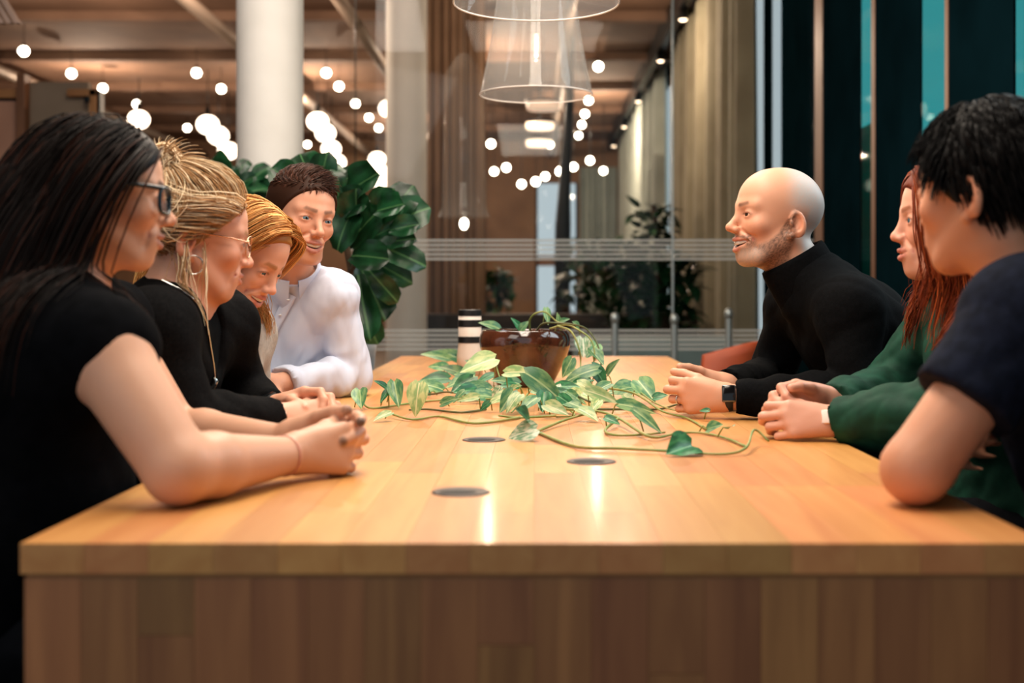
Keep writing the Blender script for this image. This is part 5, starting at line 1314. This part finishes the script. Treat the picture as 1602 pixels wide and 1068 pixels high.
# ---- blonde with a bun and thin glasses --------------------------------------------------------------
def bun_blonde():
    H = head_frame(W(309, 373, 2.42), 24, -8, 0, .98)
    J = jj(pelvis=(-.83, 2.41, .57), belly=(-.775, 2.41, .71), chest=(-.735, 2.41, .845), neck=(-.685, 2.40, .995), shR=(-.665, 2.235, .95), shL=(-.635, 2.58, .95),
           elR=(-.60, 2.215, .795), wrR=(-.492, 2.43, .777), elL=(-.605, 2.66, .80), wrL=(-.520, 2.55, .782))
    p = person(-.83, 2.41, 'person in a black cardigan with thin glasses and a pendant necklace')
    S = Shape(); head_shape(S, H, smile=.4, mouth_open=0, nose=.95, jaw=.98, brow=.8, eye_open=.7)
    neck_op(S, J, H, .050); torso(S, J, hw=.16, dp=.11); ar = (.044, .038, .034, .025); arm(S, J, 'R', ar); arm(S, J, 'L', ar)
    i1 = hand_shape(S, J['wrR']+V3(.008, .004, 0), (.93, .36, .0), (-.30, .75, -.55), (.35, .75, .4), (.5, .8, .4), .95, .08, -1)
    i2 = hand_shape(S, J['wrL']+V3(.010, -.004, .006), (.90, -.30, .22), (-.1, -.55, -.8), {'i': (.3, .8, .6), 'm': (.35, .9, .6), 'r': (.4, .9, .6), 'p': (.4, .9, .6)}, (.5, .7, .6), .95, .08, 1)
    finish_body(p, J, S, H, [zone_head(H), zone_pts([i1, i2], [J['wrR'], J['wrL']])], '#dba287', dict(brow_col='#b08058', lips='#bd6a60', smile=.4))
    for q in (-1, 1): eye_mesh(p, H, q)
    T_ = Shape(); torso(T_, J, .014, hw=.16, dp=.11); g = (.018, .016, .014, .012)
    for sd in 'LR':
        arm(T_, J, sd, ar, g); d = unit(J['wr'+sd]-J['el'+sd]); T_.half(J['wr'+sd]-d*.022, d, J['wr'+sd]+d*.045, .066)
    ch = J['chest']; T_.cone(J['neck']+V3(.07, .01, .05), ch+V3(.15, .03, .0), .055, .012, .008, True)
    T_.half(J['neck']+V3(0, 0, .045), (0.2, 0, 1), J['neck']+V3(0, 0, .11), .11)
    cloth('cardigan', p, T_, knit('knit_charcoal', '#0a0a0b', '#141415', 200), .006, .004, 22, 8.0)
    U_ = Shape(); torso(U_, J, .006, hw=.16, dp=.11); U_.cone(J['neck']+V3(.07, .01, .05), ch+V3(.16, .03, .075), .050, .010, .008, True); U_.half(J['neck']+V3(0, 0, .03), (0.2, 0, 1), J['neck']+V3(0, 0, .11), .11)
    cloth('black_shirt', p, U_, mat('shirt_black', '#0e1012', .8, spec=.05, noise=(50, '#0b0d0f', '#131618')), .008, .002, 20, 2.0)
    legs(p, J, M_trous, 1)
    glasses(p, H, M_gold, .0013, LENS, .024, .021, .004, .85)
    # necklace with pendant
    B_ = Shape(); B_.ops = S.ops+T_.ops
    pts = []
    for k_ in range(13):
        t = k_/12; a = J['neck']+V3(-.02, -.075, .035); b = ch+V3(.17, -.02, .01); m_ = a*(1-t)+b*t+V3(.05*math.sin(math.pi*t), 0, 0)
        q = march(B_, m_+V3(.12, -.05, .02), V3(-.85, .35, -.1), 120, .002); pts.append(q+V3(.002, -.002, 0))
    P = np.array(pts); P = relax_line(P); V, F = tube_data(P, np.full(len(P), .0022), 6); nk = mesh('necklace', V-np.array(loc_of(p)), F, M_silver, p)
    e = P[-1]; Q = np.array([e+V3(.004*math.sin(k_*1.3), -.003, -.006*k_) for k_ in range(9)]); V, F = tube_data(Q, np.array([.003, .005, .0035, .005, .0035, .005, .0035, .004, .002]), 6); mesh('pendant', V-np.array(loc_of(p)), F, M_silver, p).parent = nk
    er = hp(H, (.080, -.012, -.055)); ring(p, er, H[1][:, 0], .017, .0016, M_silver, 'earring')
    for nm, sd, off in (('bracelet', 'R', .004), ('bracelet', 'R', .012)):
        d = unit(J['wr'+sd]-J['el'+sd]); ring(p, J['wr'+sd]-d*(off), d, .0280, .0032, M_gold, nm)
    d = unit(J['wrL']-J['elL']); watch(p, J['wrL']-d*.002, d, (0, -.6, .8), .0265, '#101214', '#0e0f10', '#222426', .02, .03)
    # hair swept up into the bun
    bl = V3(.0, -.080, .128); bw_ = hp(H, bl); C0 = Shape(); C0.ops = S.ops[:3]
    q = scalp_points(H, 3400, lambda x, y, z: z > np.interp(y, [-.115, -.09, -.045, -.01, .02, .05, .075, .09], [-.075, -.07, -.045, -.012, .002, .030, .052, .062]), 9); R0 = to_world(H, q); tgt = bw_-R0; ln = np.linalg.norm(tgt, axis=1)
    nrm = unitN((q-V3(0, -.014, .034))/np.array((.0745, .097, .084))**2)
    low = q[:, 2] < .062; mid = np.where(low[:, None], np.stack([np.sign(q[:, 0])*.05, -.085+0*q[:, 0], .005+.5*q[:, 2]], 1), bl); mw = to_world(H, mid)
    def field(P, t): return unitN((mw if t < .55 else bw_)-P)+.12*rng.normal(size=P.shape)
    ln = np.where(low, np.linalg.norm(mw-R0, axis=1)+np.linalg.norm(bw_-mw, axis=1), ln)
    tg = unitN(mid-q); tg = unitN(tg-nrm*(tg*nrm).sum(1, keepdims=True)); st = grow_hair(C0, R0, dir_world(H, unitN(nrm*.45+tg)), ln*1.18, 9, field, rng.uniform(.003, .018, len(q)), .6)
    nb = 700; a = rng.uniform(0, 6.28, nb); ax = unitN(rng.normal(size=(nb, 3))); u0 = unitN(np.cross(ax, rng.normal(size=(nb, 3)))); v0 = np.cross(ax, u0); rr = rng.uniform(.018, .040, nb)[:, None]
    bun = np.stack([bw_+rr*(u0*math.cos(t)+v0*math.sin(t))*V3(.95, .9, 1.15) for t in np.linspace(0, 3.4, 10)], 1)
    nw = 70; dw = unitN(rng.normal(size=(nw, 3))+V3(0, 0, .8)); wis = np.stack([bw_+dw*(.03+.055*t)[..., None] if False else bw_+dw*(.028+.05*t)+V3(.012, 0, -.02)*t*t for t in np.linspace(0, 1, 10)], 1)
    nl = 30; ql = np.stack([rng.choice([-1, 1], nl)*.072, rng.uniform(-.06, -.02, nl), rng.uniform(-.03, .01, nl)], 1); ql[:20, 0] = .072; ql[:6, 1] = .0
    C1 = Shape(); C1.ops = S.ops[:30]+T_.ops[:8]
    loose = grow_hair(C1, to_world(H, ql), dir_world(H, unitN(np.stack([np.sign(ql[:, 0])*.5, .2+0*ql[:, 0], -.8+0*ql[:, 0]], 1))), rng.uniform(.09, .17, nl), 9, lambda P, t: V3(-.10, -.05, -1)+.35*rng.normal(size=P.shape), rng.uniform(.004, .016, nl), .75)
    hair_mesh('hair', p, np.concatenate([st, bun, wis, loose]), .0016, M_hair, '#ad855c', .34, 9, [scalp_cap(H, .006, [((0, .074, .066), (0, .70, -.71), (0, 0, 0), .35), ((0, 0, -.050), (0, 0, -1), (0, 0, 0), .35)])], cols2=('#ecd3b0', .5), sides=3)
def relax_line(P, it=3):
    P = P.copy()
    for _ in range(it): P[1:-1] = P[1:-1]*.5+(P[:-2]+P[2:])*.25
    return P
bun_blonde()

# ---- strawberry blonde looking down ------------------------------------------------------------------
def strawberry():
    H = head_frame(W(384, 401, 2.9), -22, -30, -4, .98)
    J = jj(pelvis=(-.86, 2.92, .57), belly=(-.80, 2.92, .69), chest=(-.755, 2.92, .81), neck=(-.715, 2.93, .955), shR=(-.70, 2.77, .915), shL=(-.70, 3.09, .915),
           elR=(-.70, 2.72, .70), wrR=(-.62, 2.86, .63), elL=(-.70, 3.14, .70), wrL=(-.62, 2.99, .63))
    p = person(-.86, 2.92, 'person in a light grey cardigan looking down at the table, smiling')
    S = Shape(); head_shape(S, H, smile=.9, mouth_open=.6, nose=.95, jaw=.9, brow=.7, eye_open=.45)
    neck_op(S, J, H, .046); torso(S, J, hw=.15, dp=.10); ar = (.042, .037, .033, .024); arm(S, J, 'R', ar); arm(S, J, 'L', ar)
    hand_shape(S, J['wrR'], (.8, .4, -.3), (-.2, .3, -.9), (.3, .5, .3), (.5, .6, .4), .95, .06, -1); hand_shape(S, J['wrL'], (.8, -.4, -.3), (-.2, -.3, -.9), (.3, .5, .3), (.5, .6, .4), .95, .06, 1)
    finish_body(p, J, S, H, [zone_head(H)], '#e0a78c', dict(brow_col='#a8764c', lips='#c06a62', smile=.9, mo=.6))
    for q in (-1, 1): eye_mesh(p, H, q)
    teeth_mesh(p, H, .9, .6)
    T_ = Shape(); torso(T_, J, .014, hw=.15, dp=.10); g = (.016, .015, .014, .012)
    for sd in 'LR': arm(T_, J, sd, ar, g); d = unit(J['wr'+sd]-J['el'+sd]); T_.half(J['wr'+sd], d, J['wr'+sd]+d*.05, .068)
    T_.cone(J['neck']+V3(.08, -.02, .04), J['belly']+V3(.16, -.02, .0), .055, .035, .008, True); T_.half(J['neck']+V3(0, 0, .05), (0, 0, 1), J['neck']+V3(0, 0, .12), .12)
    cloth('cardigan', p, T_, knit('knit_lightgrey', '#a8a29a', '#bdb8b0', 120), .006, .004, 22, 4.0)
    U_ = Shape(); torso(U_, J, .006, hw=.15, dp=.10); U_.half(J['neck']+V3(0, 0, .03), (0, 0, 1), J['neck']+V3(0, 0, .12), .12)
    cloth('white_top', p, U_, mat('top_white', '#dfe3e6', .7, noise=(30, '#d5dade', '#e8ebee')), .008, .003, 22, 2.0)
    legs(p, J, M_trous, 1)
    C0 = Shape(); C0.ops = S.ops[:12]+T_.ops[:12]; face_guard(C0, H, .072, .086, .062)
    def field(P, t):
        L_ = hl(H, P); back = dir_world(H, V3(0, -1, 0)); out = dir_world(H, np.stack([np.sign(L_[:, 0]), 0*L_[:, 0], 0*L_[:, 0]], 1))
        if t < .45: return dir_world(H, V3(0, -.55, -.85))+out*.15
        return V3(.05, -.06, -1)+0*P
    q = scalp_points(H, 4000, hairline_long, 11); s0 = np.sign(q[:, 0]+.020)[:, None]
    dirs = dir_world(H, unitN(np.hstack([s0*1.0, -.45+0*s0, .1+0*s0])))
    st = grow_hair(C0, to_world(H, q), dirs, rng.uniform(.30, .40, len(q)), 11, field, rng.uniform(.003, .022, len(q)), .5); st = clear_face(H, st, .050, .035, .066); st = drop(H, st, lambda x, y, z: ((x > 0) & (y > .046) & (z < .022)) | (y > .090)); q = st[:, 0]
    tt_ = np.linspace(0, 1, 12); ph = rng.uniform(0, 6.28, (len(q), 1)); wv = np.sin(ph*.3+tt_[None]*16)*tt_[None]*.010
    st = st+wv[..., None]*V3(.8, -.4, 0)+np.sin(ph+tt_[None]*11)[..., None]*tt_[None, :, None]*.006*V3(.3, .9, 0)
    C2 = Shape(); C2.ops = S.ops[:12]; nb_ = 900
    qb = np.stack([rng.normal(-.022, .008, nb_), rng.uniform(-.01, .070, nb_), np.full(nb_, .10)], 1); Rb = to_world(H, qb)
    for _ in range(5): Rb = Rb-C2.grad(Rb)*(C2.at(Rb)-.004)[:, None]
    sg = np.where(rng.uniform(0, 1, nb_) < .68, 1.0, -1.0)[:, None]
    fb_ = lambda P, t: dir_world(H, np.hstack([sg*(.95 if t < .5 else .25), np.full_like(sg, -.12 if t < .5 else -.45), np.full_like(sg, -.35 if t < .4 else -1.0)]))
    sb_ = grow_hair(C2, Rb, dir_world(H, unitN(np.hstack([sg, 0*sg+.15, 0*sg+.15]))), rng.uniform(.15, .24, nb_), 11, fb_, rng.uniform(.004, .016, nb_), .55)
    st = np.concatenate([st, sb_])
    hair_mesh('hair', p, st, .0016, M_hair, '#b97c42', .28, 11, [scalp_cap(H, .005, cap_cuts(.080))], cols2=('#dca868', .45), sides=3)
strawberry()

# ---- man in the white shirt --------------------------------------------------------------------------
def white_shirt():
    H = head_frame(W(470, 340, 3.30), -50, -6, -7, 1.03)
    J = jj(pelvis=(-.83, 3.45, .57), belly=(-.755, 3.44, .74), chest=(-.69, 3.46, .90), neck=(-.655, 3.40, 1.06), shL=(-.535, 3.39, 1.005), shR=(-.84, 3.43, 1.02),
           elL=(-.485, 3.42, .792), wrL=(-.655, 3.22, .785), elR=(-.86, 3.30, .80), wrR=(-.72, 3.22, .78))
    p = person(-.83, 3.45, 'person in a white shirt smiling, one forearm on the table')
    S = Shape(); head_shape(S, H, smile=1, mouth_open=.65, nose=1.1, jaw=1.05, brow=1.0, eye_open=.6)
    neck_op(S, J, H, .057); torso(S, J, -.014, hw=.15, dp=.10); arm(S, J, 'L'); arm(S, J, 'R')
    i1 = hand_shape(S, J['wrL']+V3(-.01, -.008, 0), (-.85, -.5, -.12), (.4, -.6, -.7), (.4, .7, .4), (.5, .7, .4), 1.03, .06, 1)
    i2 = hand_shape(S, J['wrR'], (.6, -.5, -.3), (.2, .3, -.9), (.4, .7, .4), (.5, .7, .4), 1.03, .06, -1)
    finish_body(p, J, S, H, [zone_head(H), zone_pts([i1], [J['wrL']])], '#d59c80', dict(brow_col='#7c5a48', lips='#b5665c', smile=1, mo=.65, stubble_window_light=None))
    for q in (-1, 1): eye_mesh(p, H, q, '#5a7480')
    teeth_mesh(p, H, 1, .65)
    T_ = Shape(); torso(T_, J, .010, hw=.150, dp=.098, k=.05); g = (.012, .014, .010, .012)
    for sd in 'LR':
        arm(T_, J, sd, (.044, .042, .038, .027), g=g, k=.012, kf=.003); d = unit(J['wr'+sd]-J['el'+sd]); w_ = J['wr'+sd]; T_.cone(w_-d*.075, w_-d*.02, .045, .042, .006); T_.half(w_-d*.012, d, w_+d*.06, .075)
    ax = unit(hp(H, (0, -.028, -.07))-J['neck']); fw = unit(V3(H[1][0, 1], H[1][1, 1], 0))
    T_.cone(J['neck']-ax*.03, J['neck']+ax*.04, .082, .070, .02); T_.half(J['neck']+ax*.036-fw*.0, ax+fw*.25, J['neck']+ax*.12, .11)
    sh_ = cloth('white_shirt', p, T_, mat('shirt_white', '#ccd2e4', .75, noise=(8, '#c9cfe2', '#d0d6e7')), .0055, .0060, 26, 9.0, (1.3, 1.3, .55), extra=limb_rings(J, 'LR', .004, 18))
    # collar flaps, placket and buttons
    cm = mat('collar_white', '#cdd3e5', .75, noise=(8, '#cad0e3', '#d2d8e9'))
    b0 = np.array(loc_of(p)); collar_mesh('collar', p, J['neck']+ax*.014+fw*.006, ax, unit(fw+V3(-.1, -.9, 0)), [(.070, -.01), (.070, .034), (.071, .040), (.075, .039), (.083, .016), (.091, -.006), (.089, -.007), (.078, .010)], cm, 1.06, gap=.16, point=.045).parent = sh_
    tw = unit(J['shL']-J['shR']); up = unit(J['neck']-J['belly']); tf = unit(np.cross(tw, up))
    if tf[1] > 0: tf = -tf
    line = [march(T_, J['neck']*(1-t)+J['belly']*t+tf*.3-up*.03+tw*.045*(.65-t)/.6, -tf) for t in np.linspace(.04, .62, 15)]
    P = relax_line(np.array(line), 6)+tf*.007; V, F = tube_data(P, np.full(len(P), .015), 8); d = V-P.repeat(8, 0); V = P.repeat(8, 0)+d-tf*((d@tf)[:, None])*.82; mesh('placket', V-b0, F, cm, p).parent = sh_
    for k_ in (1, 4, 7, 10, 12):
        V, F = sphere_data(.005, 10, 6, .5); mesh('button', np.array(V)+P[k_]+tf*.005-b0, F, mat('button_white', '#f0f0f2', .3), p).parent = sh_
    legs(p, J, mat('trousers_blue', '#27303f', .8, noise=(40, '#222a38', '#2e3848')), 1)
    hly = ([-.115, -.095, -.05, -.02, .0, .025, .05, .085], [-.070, -.060, -.03, .0, .010, .030, .058, .070])
    q = scalp_points(H, 2600, lambda x, y, z: z > np.interp(y, *hly), 13); nrm = unitN((q-V3(0, -.014, .034))/np.array((.0745, .097, .084))**2)
    top = smst(q[:, 2], .06, .095)[:, None]
    dirs = dir_world(H, unitN(nrm*(.25+.15*top)+top*V3(-.8, -.25, .2)+(1-top)*V3(0, -.5, -.8))); C0 = Shape(); C0.ops = S.ops[:3]
    def field(P, t): L_ = hl(H, P); tp = smst(L_[:, 2], .06, .10)[:, None]; return dir_world(H, tp*V3(-.8, -.45, .10)+(1-tp)*V3(0, -.5, -.85))
    st = grow_hair(C0, to_world(H, q), dirs, (.012+.032*top[:, 0])*rng.uniform(.8, 1.2, len(q)), 6, field, .002+.007*top[:, 0]*rng.uniform(.5, 1.2, len(q)), .6)
    cuts = [((0, .083, .068), (0, .80, -.60), (0, 0, 0), .35), ((0, 0, -.06), (0, 0, -1), (0, 0, 0), .35), ((0, .02, .0), (0, .75, -.65), (0, 0, 0), .35)]
    hair_mesh('hair', p, st, .0018, M_hair, '#3a241a', .35, 13, [scalp_cap(H, .0055, cuts)], tip=.3, cols2=('#55352a', .4), sides=3)
white_shirt()
for x, y, lab in ((-.83, 1.86, 'black round stool under the person in the sleeveless top'), (-.83, 2.41, 'black round stool under the person in the black cardigan'), (-.86, 2.92, 'black round stool under the person in the grey cardigan'), (-.83, 3.45, 'black round stool under the person in the white shirt'),
                  (.93, 3.0, 'black round stool under the person in the turtleneck'), (.93, 2.45, 'black round stool under the person in the green blouse'), (.90, 1.87, 'black round stool under the person in the navy t-shirt')):
    stool(x, y, lab)
